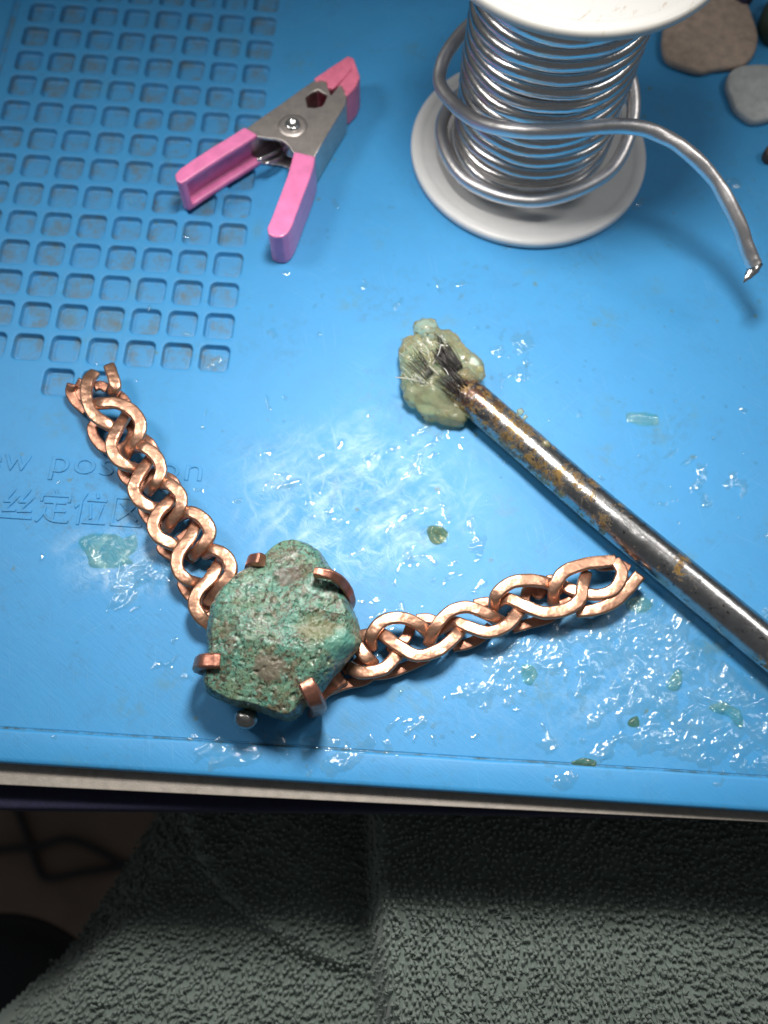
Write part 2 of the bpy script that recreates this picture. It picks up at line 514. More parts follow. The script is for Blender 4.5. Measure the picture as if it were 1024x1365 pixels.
# ------------------------------------------------------------------ setting: floor, table, board
def box_vf(x0, x1, y0, y1, z0, z1):
    V = [(x, y, z) for z in (z0, z1) for y in (y0, y1) for x in (x0, x1)]
    F = [(0, 2, 3, 1), (4, 5, 7, 6), (0, 1, 5, 4), (2, 6, 7, 3), (0, 4, 6, 2), (1, 3, 7, 5)]
    return V, F
tag(link('floor', mesh('floor', *join_vf([box_vf(-120, 140, -120, 140, -52, -50)])), M['floor'], smooth=False), kind='structure')
a, b, c_ = at(0, 1079, -.82), at(520, 1083, -.82), at(1024, 1092, -.82)
plate('table_top', [[(-22, a.y), (a.x, a.y), (b.x, b.y), (c_.x, c_.y), (30, c_.y), (30, 40), (-22, 40)]], -2.3, -.82, .12, M['navy'])
tag(bpy.data.objects['table_top'], kind='structure')
a, b = at(0, 1046, -.30), at(1024, 1096, -.30)
sl = (b.y - a.y) / (b.x - a.x)
brd = empty('backing_board', (5, -11, -.8))
tag(brd, 'thin pale grey-beige board edge showing under the front of the blue mat', 'board')
ol = [(-18, a.y + sl * (-18 - a.x)), (26, a.y + sl * (26 - a.x)), (26, 34), (-18, 34)]
plate('board_face', [ol], -.52, -.30, .03, M['board'], brd)
ol2 = [(p[0], p[1] + (.035 if p[1] < 0 else 0)) for p in ol]
plate('board_core', [ol2], -.80, -.524, .05, M['boardedge'], brd)

# ------------------------------------------------------------------ the mat
matt = empty('silicone_mat', (5, -10.65, -.28))
tag(matt, 'blue silicone repair mat with square pockets, smeared with wet flux', 'mat')
def rsq(a, r, n=4):
    out = []
    for q in range(4):
        cx, cy = [(1, 1), (-1, 1), (-1, -1), (1, -1)][q]
        for k in range(n + 1):
            t = math.pi / 2 * (q + k / n)
            out.append((cx * (a - r) + r * math.cos(t), cy * (a - r) + r * math.sin(t)))
    return out
def pocket(cx, cy, h=.395, jit=0.0):
    base = rsq(h, .165)
    def off(d): return rsq(h + d, max(.02, .165 + d))
    rings = []
    rings.append([(x * .5 / max(abs(x), abs(y)), y * .5 / max(abs(x), abs(y)), 0) for x, y in base])
    # the diagonal vertex of each corner must reach the tile's corner
    for d, z in ((.05, 0), (.022, -.004), (.006, -.018), (-.004, -.045), (-.016, -.15), (-.035, -.178), (-.06, -.187)):
        rings.append([(x, y, z) for x, y in off(d)])
    for a, r, z in ((.30, .10, -.188), (.285, .10, -.176), (.26, .09, -.174)):
        rings.append([(x, y, z) for x, y in rsq(a, r)])
    V, F = [], []
    n = len(base)
    for r in rings:
        for x, y, z in r: V.append((cx + x, cy + y, z))
    for i in range(len(rings) - 1):
        for k in range(n):
            a_, b_ = i * n + k, i * n + (k + 1) % n
            F.append((a_, a_ + n, b_ + n, b_))
    o = (len(rings) - 1) * n
    F.append(tuple(o + k for k in range(n))[::1])
    return V, F
parts = []
for c in range(-7, 1):
    for r in range(0, 16):
        parts.append(pocket(c, r))
for c in (-4, -3): parts.append(pocket(c, -1))
pg = mesh('pocket_grid', *join_vf(parts))
bm = bmesh.new(); bm.from_mesh(pg); bmesh.ops.remove_doubles(bm, verts=bm.verts, dist=1e-4); bmesh.ops.recalc_face_normals(bm, faces=bm.faces); bm.to_mesh(pg); bm.free()
# normals must face up at the top sheet
if pg.polygons[0].normal.z < 0 and abs(pg.polygons[0].center.z) < 1e-3: pg.flip_normals()
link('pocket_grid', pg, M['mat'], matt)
# flat sheet round the pockets
def rect(x0, x1, y0, y1, z=0):
    return [(x0, y0, z), (x1, y0, z), (x1, y1, z), (x0, y1, z)], [(0, 1, 2, 3)]
S = [rect(.5, 24, -.5, 30), rect(.5, 24, -1.5, -.5), rect(-2.5, .5, -1.5, -.5), rect(-7.5, -4.5, -1.5, -.5),
     rect(-7.7, 24, -9.84, -1.5), rect(-7.5, .5, 15.5, 30), rect(-7.7, -7.5, -1.5, 30)]
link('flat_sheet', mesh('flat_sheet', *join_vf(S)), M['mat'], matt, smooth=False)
# rim in front, with the seam where residue gathers
prof = [(-9.84, 0), (-9.86, -.012), (-9.885, -.012), (-9.905, .03), (-9.94, .062), (-9.985, .07), (-10.2, .072), (-10.52, .068), (-10.59, .055), (-10.635, .02), (-10.65, -.04), (-10.65, -.25), (-10.63, -.28)]
V, F = [], []
xs = np.linspace(-12, 24, 181)
for i, x in enumerate(xs):
    wob = .012 * math.sin(x * .7) + .006 * math.sin(x * 2.3)
    for y, z in prof: V.append((x, y + (wob if y > -10.0 and y < -9.85 else 0), z))
n = len(prof)
for i in range(len(xs) - 1):
    for k in range(n - 1):
        F.append((i * n + k, i * n + k + 1, (i + 1) * n + k + 1, (i + 1) * n + k))
link('raised_rim', mesh('raised_rim', V, F), M['mat'], matt)
# moulded step left of the pockets
prof = [(-7.7, 0), (-7.74, -.01), (-7.78, -.06), (-7.86, -.07), (-7.91, -.05), (-7.95, .02), (-8.0, .04), (-20, .04)]
V, F = [], []
ys = np.linspace(-9.84, 30, 60)
for y in ys:
    for x, z in prof: V.append((x, y, z))
n = len(prof)
for i in range(len(ys) - 1):
    for k in range(n - 1): F.append((i * n + k, (i + 1) * n + k, (i + 1) * n + k + 1, i * n + k + 1))
link('side_panel', mesh('side_panel', V, F), M['mat'], matt)

def text(body, loc, size, h, spacing=1.0, rot=0.0, xs=1.0):
    cu = bpy.data.curves.new('letters', 'FONT')
    cu.body = body; cu.size = size; cu.space_character = spacing
    cu.extrude = h; cu.bevel_depth = .012; cu.bevel_resolution = 1; cu.resolution_u = 4; cu.offset = -.012
    t = bpy.data.objects.new('t', cu); COL.objects.link(t)
    dg = bpy.context.evaluated_depsgraph_get()
    me = bpy.data.meshes.new_from_object(t.evaluated_get(dg))
    me.transform(Matrix.Translation(loc) @ Matrix.Rotation(rot, 4, 'Z') @ Matrix.Diagonal((xs, 1, 1, 1)))
    wd = max(v.co.x for v in me.vertices) - min(v.co.x for v in me.vertices) if len(me.vertices) else 0
    bpy.data.objects.remove(t)
    return me, wd
me, wd = text('position', (0, 0, 0), .95, .012, 1.06)
x0, x1 = at(62, 632).x, at(266, 634).x
me, _ = text('position', (x0, -3.56, .006), .95, .012, 1.06, 0, (x1 - x0) / wd)
link('embossed_letters', me, M['mat'], matt)
me, wd = text('screw', (0, 0, 0), .95, .012, 1.06)
me, _ = text('screw', (at(36, 632).x - wd * (x1 - x0) / 4.0 if False else at(36, 632).x - wd, -3.58, .006), .95, .012, 1.06, 0, 1.0)
link('embossed_letters', me, M['mat'], matt)
me, wd = text('丝定位区', (0, 0, 0), 1.0, .014, 1.0)
x0, x1 = at(-3, 685).x, at(198, 690).x
me, _ = text('丝定位区', (x0, -4.85, .006), .95, .014, 1.0, 0, (x1 - x0) / max(wd, .1))
link('embossed_letters', me, M['mat'], matt)

# ------------------------------------------------------------------ flux residue on the mat
def flux_sheet(name, x0, x1, y0, y1, step, hfun, m, parent=None, z=.004):
    nx, ny = int((x1 - x0) / step) + 1, int((y1 - y0) / step) + 1
    X, Y = np.meshgrid(np.linspace(x0, x1, nx), np.linspace(y0, y1, ny))
    H = hfun(X, Y)
    idx = np.arange(nx * ny).reshape(ny, nx)
    keep = (np.maximum.reduce([H[:-1, :-1], H[1:, :-1], H[:-1, 1:], H[1:, 1:]]) > 0)
    F = np.stack([idx[:-1, :-1], idx[:-1, 1:], idx[1:, 1:], idx[1:, :-1]], -1)[keep]
    zz = np.where(H > 0, H, -.003) + z
    zz = np.where(Y < -9.92, zz + .07, zz)
    V = np.stack([X, Y, zz], -1).reshape(-1, 3)
    used = np.unique(F); rm = np.full(nx * ny, -1); rm[used] = np.arange(len(used))
    o = link(name, bulk(name, V[used], rm[F]), m, parent)
    return o
REG = [(870, 890, 2.3, 2.3, 1.0), (965, 945, 1.9, 1.5, 1.1), (700, 880, 1.6, .9, .85), (650, 925, 1.3, .5, .8), (780, 850, 1.6, 1.0, .9),
       (590, 720, 1.4, 1.3, .55), (450, 650, 3.0, 2.0, .22), (300, 1005, 1.1, .4, .9), (440, 1005, 1.8, .5, .72), (690, 480, .9, 1.0, .62),
       (845, 740, 1.0, .7, .7), (950, 640, 1.4, 1.0, .55), (190, 765, 1.0, .5, .85), (165, 795, .5, .5, .8), (560, 975, .8, .5, .7), (880, 990, 1.5, .6, .8),
       (520, 840, 1.4, 1.0, .5), (1010, 860, .8, 1.2, .8), (735, 1035, .6, .3, .8), (1000, 1010, 1.2, .5, .85), (430, 760, 1.5, 1., .3), (560, 600, 1.0, .9, .55),
       (880, 320, .7, .4, .55), (975, 240, .3, .5, .8), (800, 1000, 2.2, .3, .62), (240, 880, .9, .6, .5), (600, 380, .8, .5, .48)]
REG = [(*at(px, py)[:2], rx, ry, s) for px, py, rx, ry, s in REG]
def film_h(X, Y):
    w = np.zeros_like(X)
    for cx, cy, rx, ry, s in REG:
        d = np.sqrt(((X - cx) / rx) ** 2 + ((Y - cy) / ry) ** 2)
        w = np.maximum(w, s * (1 - sstep(.35, 1.35, d)))
    wx = X + .5 * fbm(X * .9, Y * .9, 3, 11); wy = Y + .5 * fbm(X * .9, Y * .9, 3, 17)
    t = .95
    u = wx * math.cos(t) + wy * math.sin(t); v = -wx * math.sin(t) + wy * math.cos(t)
    n = fbm(u * 1.1, v * 2.7, 5, 3)
    n2 = fbm(wx * 2.0, wy * 2.0, 4, 29)
    e = w + .85 * n + .65 * n2 - .72
    h = .014 * sstep(0, .25, e) + .030 * sstep(.25, .9, e)
    r1 = fbm(u * 2.2, v * 5.0, 3, 41)
    rip = 1 - np.abs(r1) * 2.6
    rip2 = fbm(wx * 5, wy * 5, 2, 53)
    amp = sstep(0, .45, e)
    h = h + amp * (.058 * rip * (.5 + rip2) + .035 * rip2) + .008 * sstep(0, .12, e)
    return np.where(e > 0, np.maximum(h, .003), 0)
fx = flux_sheet('flux_residue', -3.5, 16.5, -10.55, 10, .033, film_h, M['film'])
tag(fx, 'clear wet flux smeared in streaks across the front of the blue mat', 'flux residue', kind='stuff')

def gel_blob(label, pts, hgt, m, seed):
    hgt *= .75
    w_ = [at(px, py) for px, py in pts]
    cx = sum(p.x for p in w_) / len(w_); cy = sum(p.y for p in w_) / len(w_)
    ol = closed_spline([(p.x, p.y) for p in w_], 5)
    ol = np.array([(x + .05 * mnoise.noise((x * 5, y * 5, seed)), y + .05 * mnoise.noise((x * 5, y * 5, seed + 4))) for x, y in ol])
    n = len(ol); rings = 16
    V, F = [], []
    for i in range(rings):
        t = 1 - i / rings
        for x, y in ol:
            X, Y = cx + (x - cx) * t, cy + (y - cy) * t
            z = hgt * (1 - t ** 2.6) ** .5 * (.9 + 1.1 * mnoise.noise((X * 4.2, Y * 4.2, seed)) + .6 * mnoise.noise((X * 9, Y * 9, seed))) if i else 0
            V.append((X, Y, max(z, 0) + .006))
    V.append((cx, cy, hgt * .8))
    for i in range(rings - 1):
        for k in range(n):
            a_, b_ = i * n + k, i * n + (k + 1) % n
            F.append((a_, b_, b_ + n, a_ + n))
    for k in range(n): F.append(((rings - 1) * n + k, (rings - 1) * n + (k + 1) % n, rings * n))
    o = link('flux_blob', mesh('flux_blob', V, F), m)
    tag(o, label, 'flux blob', 'dabs of flux on the mat')
gel_blob('pale green flux puddle beside the upper copper braid, under the embossed letters', [(104, 722), (118, 713), (150, 712), (168, 718), (180, 712), (184, 728), (172, 742), (176, 752), (150, 757), (120, 756), (116, 740)], .13, M['gel'], 1)
gel_blob('small olive flux drop right of the stone, midway to the steel handle', [(572, 703), (585, 700), (596, 708), (594, 720), (580, 726), (570, 716)], .16, M['gel2'], 2)
gel_blob('hook-shaped flux ridge near the right edge of the photo', [(944, 942), (962, 935), (980, 943), (990, 955), (988, 972), (977, 962), (966, 950), (950, 948)], .15, M['gel'], 3)
gel_blob('flux lump on the mat below the steel handle, left of the hook-shaped ridge', [(892, 905), (905, 889), (910, 905), (902, 920), (890, 918)], .13, M['gel'], 4)
gel_blob('dark olive speck of flux in the lower right smear', [(840, 958), (848, 955), (852, 963), (846, 970), (838, 966)], .10, M['gel2'], 5)
gel_blob('flux dab just below the tip of the lower copper braid', [(835, 800), (858, 795), (870, 806), (860, 816), (838, 814)], .09, M['gel'], 6)
gel_blob('bead of flux in the smear below the middle of the lower braid', [(696, 890), (708, 886), (716, 898), (710, 912), (698, 908)], .12, M['gel'], 7)
gel_blob('flux smudge lying in the rim seam of the mat', [(762, 1015), (778, 1010), (794, 1014), (792, 1021), (770, 1023)], .07, M['gel2'], 8)
gel_blob('faint rectangular flux patch on bare mat above the steel handle', [(838, 550), (874, 552), (877, 562), (872, 568), (840, 564)], .02, M['gel'], 9)

sp_parts = []
for k in range(150):
    px, py = random.choice([(random.uniform(250, 1010), random.uniform(560, 1010)), (random.uniform(600, 1010), random.uniform(400, 700)), (random.uniform(20, 1000), random.uniform(40, 1010))])
    p = at(px, py); r = random.choice([.02, .03, .04, .055])
    zb = .075 if p.y < -9.93 else 0
    if -7.6 < p.x < .6 and p.y > -1.2: continue
    rr = [(r, 0), (r * .92, r * .25), (r * .6, r * .5), (r * .05, r * .6)]
    sp_parts.append(lathe(rr, 9, (p.x, p.y, .004 + zb)))
for px, py in [(270, 570), (868, 522), (650, 436), (636, 437), (668, 500), (655, 504), (702, 487), (1012, 402)]:
    p = at(px, py); sp_parts.append(lathe([(.07, 0), (.064, .02), (.04, .04), (.004, .045)], 10, (p.x, p.y, .004)))
tag(link('flux_specks', mesh('flux_specks', *join_vf(sp_parts)), M['film']), 'tiny clear flux droplets scattered over the blue mat', 'flux droplets', kind='stuff')

# ------------------------------------------------------------------ stone and its setting
br = empty('turquoise_bracelet', at(375, 850, 0))
tag(br, 'turquoise stone in copper prongs with two braided copper wire arms', 'bracelet')
def Z5(x, y): return 230 + x / 3.657, 700 + y / 3.657
out = [(570, 85), (640, 95), (720, 140), (762, 200), (835, 290), (872, 390), (898, 460), (918, 545), (903, 610), (835, 680), (745, 795), (655, 885), (620, 930), (560, 952), (480, 935), (390, 900), (310, 885), (220, 850), (162, 808), (152, 735), (172, 640), (168, 560), (178, 440), (205, 370), (275, 290), (370, 225), (450, 165), (505, 110)]
ol = [at(*Z5(x, y), .95) for x, y in out]
SCX, SCY = at(*Z5(530, 530), .95)[:2]
P2 = closed_spline([(p.x, p.y) for p in ol], 6)
th = np.arctan2(P2[:, 1] - SCY, P2[:, 0] - SCX); rr = np.hypot(P2[:, 0] - SCX, P2[:, 1] - SCY)
o_ = np.argsort(th); th, rr = th[o_], rr[o_]
NT_, NP_ = 360, 170
ta = np.linspace(-math.pi, math.pi, NT_, endpoint=False)
ra = np.interp(ta, np.r_[th[-1] - 2 * math.pi, th, th[0] + 2 * math.pi], np.r_[rr[-1], rr, rr[0]])
PX_, PY_ = SCX + ra * np.cos(ta), SCY + ra * np.sin(ta)
def edge_dist(x, y):
    x0, y0 = PX_, PY_; x1, y1 = np.roll(PX_, -1), np.roll(PY_, -1)
    dx, dy = x1 - x0, y1 - y0
    t = np.clip(((x - x0) * dx + (y - y0) * dy) / (dx * dx + dy * dy + 1e-12), 0, 1)
    return float(np.sqrt(((x - x0 - t * dx) ** 2 + (y - y0 - t * dy) ** 2).min()))
def top_z(x, y):
    d = edge_dist(x, y)
    w_ = .62 + .22 * mnoise.noise((x * .8, y * .8, 4))
    u = min(d / w_, 1.0)
    z = .95 + .92 * (1 - (1 - u) ** 2.1) ** .55
    # broken facets
    X, Y = x - SCX, y - SCY
    z = min(z, 2.10 - .26 * X - .10 * Y, 2.06 + .16 * X - .30 * Y, 2.02 + .34 * Y + .05 * X, 2.12 + .30 * X + .12 * Y)
    return z
V = []
def stone_pt(k, phi):
    c, s = math.cos(phi), math.sin(phi)
    rad = abs(c) ** (.50 if s > 0 else .7)
    x = SCX + ra[k] * rad * math.cos(ta[k]); y = SCY + ra[k] * rad * math.sin(ta[k])
    if s > 0:
        z = top_z(x, y)
    else:
        z = .95 + .85 * s
    q = Vector((x, y, z))
    nrm = Vector((math.cos(ta[k]) * c, math.sin(ta[k]) * c, s * 1.3)).normalized()
    d = .03 * mnoise.noise(q * .9 + Vector((3, 1, 7))) + .030 * mnoise.noise(q * 2.1) + .022 * mnoise.noise(q * 5.2)
    r = mnoise.noise(q * 8.5); d += -.05 * max(0, r - .22) * 2
    d += .010 * mnoise.noise(q * 15) + .005 * mnoise.noise(q * 34)
    # the hollow on the right and the ledge above it
    hx, hy = HOL
    e = math.hypot((x - hx) / .95, (y - hy) / .34)
    if s > 0: d -= .10 * max(0, 1 - e) ** .7 if e < 1 else 0
    return q + nrm * d * (min(1, abs(c) * 4 + .0) * .3 + .7)
HOL = tuple(at(430, 833, 1.9)[:2])
V = [tuple(stone_pt(0, math.pi / 2))]
phis = []
for i in range(NP_):
    if i < 110:
        rd_ = .012 + .985 * (i / 109) ** .8
        phis.append(math.acos(min(1, rd_ ** 2)))
    else: phis.append(-(i - 109) / (NP_ - 108) * math.pi / 2)
for ph in phis:
    for k in range(NT_): V.append(tuple(stone_pt(k, ph)))
V.append((SCX, SCY, .1))
F = [(0, 1 + k, 1 + (k + 1) % NT_) for k in range(NT_)]
for i in range(NP_ - 1):
    b0 = 1 + i * NT_
    for k in range(NT_):
        F.append((b0 + k, b0 + NT_ + k, b0 + NT_ + (k + 1) % NT_, b0 + (k + 1) % NT_))
L = len(V) - 1; b0 = 1 + (NP_ - 1) * NT_
F += [(L, b0 + (k + 1) % NT_, b0 + k) for k in range(NT_)]
V = [(x, y, max(z, .03)) for x, y, z in V]
link('stone', mesh('stone', V, F), M['stone'], br)

def strip(name, pts, w_, t_, m, parent, seed=0, taper=None):
    """rectangular strip swept along a path of (px, py, z)"""
    path = spline([tuple(at(px, py, z)) for px, py, z in pts], 8)
    n = len(path)
    T = np.gradient(path, axis=0); T /= np.linalg.norm(T, axis=1)[:, None]
    side = np.cross(T[n // 2], (0, 0, 1.)) if abs(T[n // 2][2]) < .95 else np.array([0, 1., 0])
    hd = path[-1] - path[0]; hd[2] = 0
    side = np.cross(hd / np.linalg.norm(hd), (0, 0, 1.))
    V, F = [], []
    sec = [(-1, -.6), (-.8, -1), (.8, -1), (1, -.6), (1, .5), (.75, 1), (-.75, 1), (-1, .5)]
    for i in range(n):
        s = side - T[i] * (side @ T[i]); s /= np.linalg.norm(s)
        u = np.cross(s, T[i])
        k = 1 if taper is None else taper[0] + (taper[1] - taper[0]) * i / (n - 1)
        j = 1 + .08 * mnoise.noise((i * .3, seed, 1))
        for a_, b_ in sec: V.append(path[i] + s * a_ * w_ / 2 * k * j + u * b_ * t_ / 2 * j)
    for i in range(n - 1):
        for q in range(8):
            a_, b_ = i * 8 + q, i * 8 + (q + 1) % 8
            F.append((a_, b_, b_ + 8, a_ + 8))
    F.append(tuple(range(7, -1, -1))); F.append(tuple((n - 1) * 8 + k for k in range(8)))
    me = mesh(name, V, F)
    bm = bmesh.new(); bm.from_mesh(me)
    bmesh.ops.recalc_face_normals(bm, faces=bm.faces)
    bm.to_mesh(me); bm.free()
    o = link(name, me, m, parent)
    bv = o.modifiers.new('b', 'BEVEL'); bv.width = .02; bv.segments = 2; bv.limit_method = 'ANGLE'
    me.set_sharp_from_angle(angle=math.radians(40))
    return o
strip('prong', [(283, 893, .2), (268, 889, .7), (264, 885, 1.25), (270, 882, 1.62), (283, 881, 1.72), (294, 881, 1.70)], .34, .2, M['prong'], br, 1)
strip('prong', [(420, 950, .2), (424, 946, .8), (424, 941, 1.4), (419, 931, 1.82), (412, 917, 1.95), (408, 910, 1.93)], .36, .2, M['prong'], br, 2)
strip('prong', [(458, 822, .3), (466, 806, .8), (465, 793, 1.3), (458, 779, 1.75), (445, 768, 2.03), (430, 764, 2.12), (419, 763, 2.10)], .24, .2, M['prong'], br, 3, (1.1, .9))
strip('prong', [(335, 764, .2), (335, 757, .7), (336, 750, 1.2), (341, 747, 1.55), (350, 746, 1.66)], .3, .26, M['prong'], br, 4)
# back strip peeking out under the lower right of the stone
strip('back_strip', [(412, 935, .25), (432, 920, .28), (446, 910, .3), (458, 902, .28)], .4, .14, M['copper_dark'], br, 5)
def ball(c, r, sq=(1, 1, 1), seed=0, amp=.08, sub=4):
    bm = bmesh.new()
    bmesh.ops.create_icosphere(bm, subdivisions=sub, radius=1)
    for v in bm.verts:
        d = 1 + amp * mnoise.noise(v.co * 1.6 + Vector((seed, seed, 0))) * 2
        v.co = Vector((v.co.x * r * sq[0] * d, v.co.y * r * sq[1] * d, v.co.z * r * sq[2] * d)) + Vector(c)
    me = bpy.data.meshes.new('ball'); bm.to_mesh(me); bm.free()
    return me
link('bead', ball(at(328, 958, .76), .27, (1, .85, .85), 3, .03), M['bead'], br)
link('bead_post', mesh('bead_post', *tube([tuple(at(328, 962, .2)), tuple(at(328, 959, .5)), tuple(at(336, 950, .78))], .12)), M['bead'], br)

# braided arms: strands lie over and under one another, tops hammered flat
def strand(parent, pts, conv, r, ztop, m, seed, zbase, sides=14):
    path = []
    n = len(pts)
    for i, p in enumerate(pts):
        x, y = conv(p[0], p[1])
        z = p[2] if len(p) > 2 else (zbase if 0 < i < n - 1 else zbase - .2)
        path.append(tuple(at(x, y, z)))
    path = spline(path, 9)
    def mod(q, i, a, c):
        d = q - c
        k = 1 + .10 * mnoise.noise((float(c[0]) * 1.8, float(c[1]) * 1.8, seed)) + .05 * mnoise.noise((float(q[0]) * 5, float(q[1]) * 5, seed + 9.))
        q = c + d * k
        lim = c[2] + r * .36 + .012 * mnoise.noise((float(q[0]) * 6, float(q[1]) * 6, 3.))
        lim = min(lim, ztop + .02 * mnoise.noise((float(q[0]) * 2, float(q[1]) * 2, 5.)))
        if q[2] > lim: q[2] = lim + (q[2] - lim) * .10
        q[2] = max(q[2], .02)
        return q
    V, F = tube(path, r, sides, .92, mod=mod)
    return link('strand', mesh('strand', V, F), m, parent)
def Z4(x, y): return 60 + x / 3.593, 470 + y / 3.593
def Z6(x, y): return 430 + x / 2.2756, 720 + y / 2.2756
armA = empty('braided_arm'); armA.parent = br; armA.location = Vector(at(200, 690, 0)) - Vector(br.location)
armB = empty('braided_arm'); armB.parent = br; armB.location = Vector(at(650, 830, 0)) - Vector(br.location)
T1 = [
 [(240, 95, .45), (205, 140, .55), (200, 220, .6), (232, 295, .6), (300, 345, .55), (355, 375, .30)],
 [(308, 62, .55), (325, 110, .6), (338, 160, .6), (325, 196, .42)],
 [(232, 250, .42), (275, 243, .62), (345, 243, .68), (415, 275, .66), (457, 335, .64), (448, 400, .60), (405, 460, .42), (385, 490, .28)],
 [(400, 285, .24), (375, 325, .46), (345, 370, .60), (318, 440, .64), (340, 505, .64), (395, 543, .56), (448, 560, .30)],
 [(425, 452, .36), (480, 455, .62), (535, 500, .66), (557, 565, .64), (535, 620, .58), (495, 665, .30)],
 [(512, 502, .24), (488, 536, .48), (450, 590, .60), (424, 650, .64), (448, 705, .64), (505, 740, .56), (560, 752, .30)],
 [(545, 625, .36), (598, 632, .62), (650, 685, .66), (648, 750, .62), (605, 810, .46), (580, 845, .28)],
 [(620, 685, .24), (596, 716, .48), (545, 765, .60), (518, 830, .64), (545, 885, .64), (610, 918, .54), (650, 935, .30)],
 [(640, 785, .36), (700, 765, .62), (765, 805, .66), (790, 865, .64), (755, 925, .58), (705, 980, .34)],
 [(745, 805, .24), (720, 840, .46), (690, 895, .56), (640, 965, .64), (635, 1035, .64), (675, 1085, .62), (745, 1110, .34)],
 [(765, 965, .36), (820, 948, .62), (875, 985, .66), (890, 1050, .64), (850, 1110, .58), (800, 1160, .42), (775, 1205, .34)],
 [(845, 995, .24), (826, 1030, .46), (795, 1080, .56), (735, 1145, .64), (715, 1205, .64), (745, 1265, .60), (795, 1310, .45)],
]
for i, p in enumerate(T1): strand(armA, p, Z4, .158, .74, M['copper'], i * 1.7, .6)
T1b = [
 [(130, 150, .4), (122, 190, .3), (150, 240, .24), (200, 285, .22)],
 [(185, 130, .36), (165, 180, .26), (190, 250, .22), (240, 300, .2)],
 [(300, 335, .24), (232, 345, .22), (235, 400, .22), (275, 452, .24), (330, 480, .2)],
 [(330, 190, .22), (370, 215, .24), (400, 260, .22)],
 [(235, 165, .34), (265, 158, .3), (300, 172, .3)],
 [(440, 545, .2), (375, 565, .2), (385, 600, .22), (430, 640, .2)],
 [(460, 400, .2), (500, 430, .24), (530, 480, .2)],
 [(405, 330, .2), (420, 380, .22), (400, 430, .2), (350, 470, .16)],
 [(535, 738, .2), (470, 740, .2), (490, 790, .22), (540, 840, .2)],
 [(570, 590, .2), (610, 610, .24), (645, 665, .2)],
 [(520, 560, .2), (500, 620, .22), (440, 660, .18)],
 [(625, 915, .2), (560, 930, .2), (590, 965, .22), (650, 990, .2)],
 [(630, 740, .2), (600, 790, .22), (560, 830, .18)],
 [(720, 1095, .2), (660, 1100, .2), (680, 1150, .22), (730, 1200, .2)],
 [(690, 1000, .2), (720, 960, .22), (790, 940, .2), (850, 950, .2)],
 [(745, 1150, .2), (770, 1200, .22), (790, 1240, .2)],
 [(700, 770, .18), (720, 800, .2), (700, 850, .2), (640, 900, .18)],
 [(800, 1030, .18), (820, 1080, .2), (780, 1130, .2)],
 [(770, 1230, .16), (780, 1290, .2), (810, 1340, .2)],
]
for i, p in enumerate(T1b): strand(armA, p, Z4, .13, .60, M['copper_dark'], 40 + i * 1.3, .24)
T2 = [
 [(80, 385, .45), (120, 402, .62), (185, 390, .64), (225, 350, .52), (250, 320, .34)],
 [(105, 320, .6), (128, 350, .62), (158, 378, .45)],
 [(148, 330, .38), (150, 285, .60), (185, 245, .64), (240, 236, .64), (295, 258, .54), (330, 295, .30)],
 [(110, 292, .30), (175, 285, .44), (225, 318, .62), (285, 350, .66), (350, 335, .64), (400, 295, .60), (425, 262, .32)],
 [(322, 318, .36), (345, 262, .62), (385, 218, .66), (440, 203, .66), (500, 225, .60), (545, 250, .30)],
 [(350, 272, .26), (400, 250, .46), (440, 262, .60), (500, 280, .66), (555, 262, .64), (592, 222, .50), (610, 195, .30)],
 [(520, 208, .36), (528, 165, .62), (570, 130, .66), (625, 122, .64), (680, 130, .52), (720, 150, .28)],
 [(515, 195, .26), (560, 178, .46), (610, 198, .60), (670, 220, .66), (735, 212, .66), (780, 180, .66), (790, 135, .60), (800, 100, .42)],
 [(700, 192, .36), (705, 140, .62), (735, 95, .66), (800, 72, .62), (850, 66, .58), (888, 62, .52)],
 [(885, 60, .52), (908, 100, .58), (885, 148, .58), (835, 166, .50), (780, 158, .38), (730, 140, .28)],
 [(770, 218, .40), (825, 212, .46), (880, 190, .50), (925, 150, .52), (962, 105, .54)],
]
for i, p in enumerate(T2): strand(armB, p, Z6, .155, .76, M['copper'], 80 + i * 1.7, .6)
T2b = [
 [(20, 455, .2), (70, 438, .22), (125, 425, .22), (165, 395, .22)],
 [(135, 410, .2), (195, 405, .22), (255, 385, .22), (310, 360, .22), (350, 325, .2)],
 [(270, 255, .2), (250, 300, .22), (200, 340, .2)],
 [(285, 240, .2), (320, 238, .22), (355, 250, .2)],
 [(395, 325, .2), (440, 315, .22), (480, 295, .22), (510, 262, .2)],
 [(370, 262, .2), (400, 290, .22), (390, 320, .18)],
 [(460, 195, .2), (500, 188, .22), (540, 200, .2)],
 [(575, 268, .2), (640, 250, .22), (690, 235, .22), (725, 205, .2)],
 [(640, 125, .2), (620, 155, .2), (605, 200, .22), (570, 235, .2)],
 [(635, 130, .2), (655, 165, .2), (690, 120, .24), (730, 135, .24)],
 [(700, 200, .22), (745, 190, .22), (790, 155, .2)],
 [(815, 72, .3), (855, 80, .3), (900, 75, .42), (930, 90, .42)],
 [(60, 395, .2), (110, 370, .22), (150, 300, .2)],
]
for i, p in enumerate(T2b): strand(armB, p, Z6, .13, .60, M['copper_dark'], 120 + i * 1.3, .24)

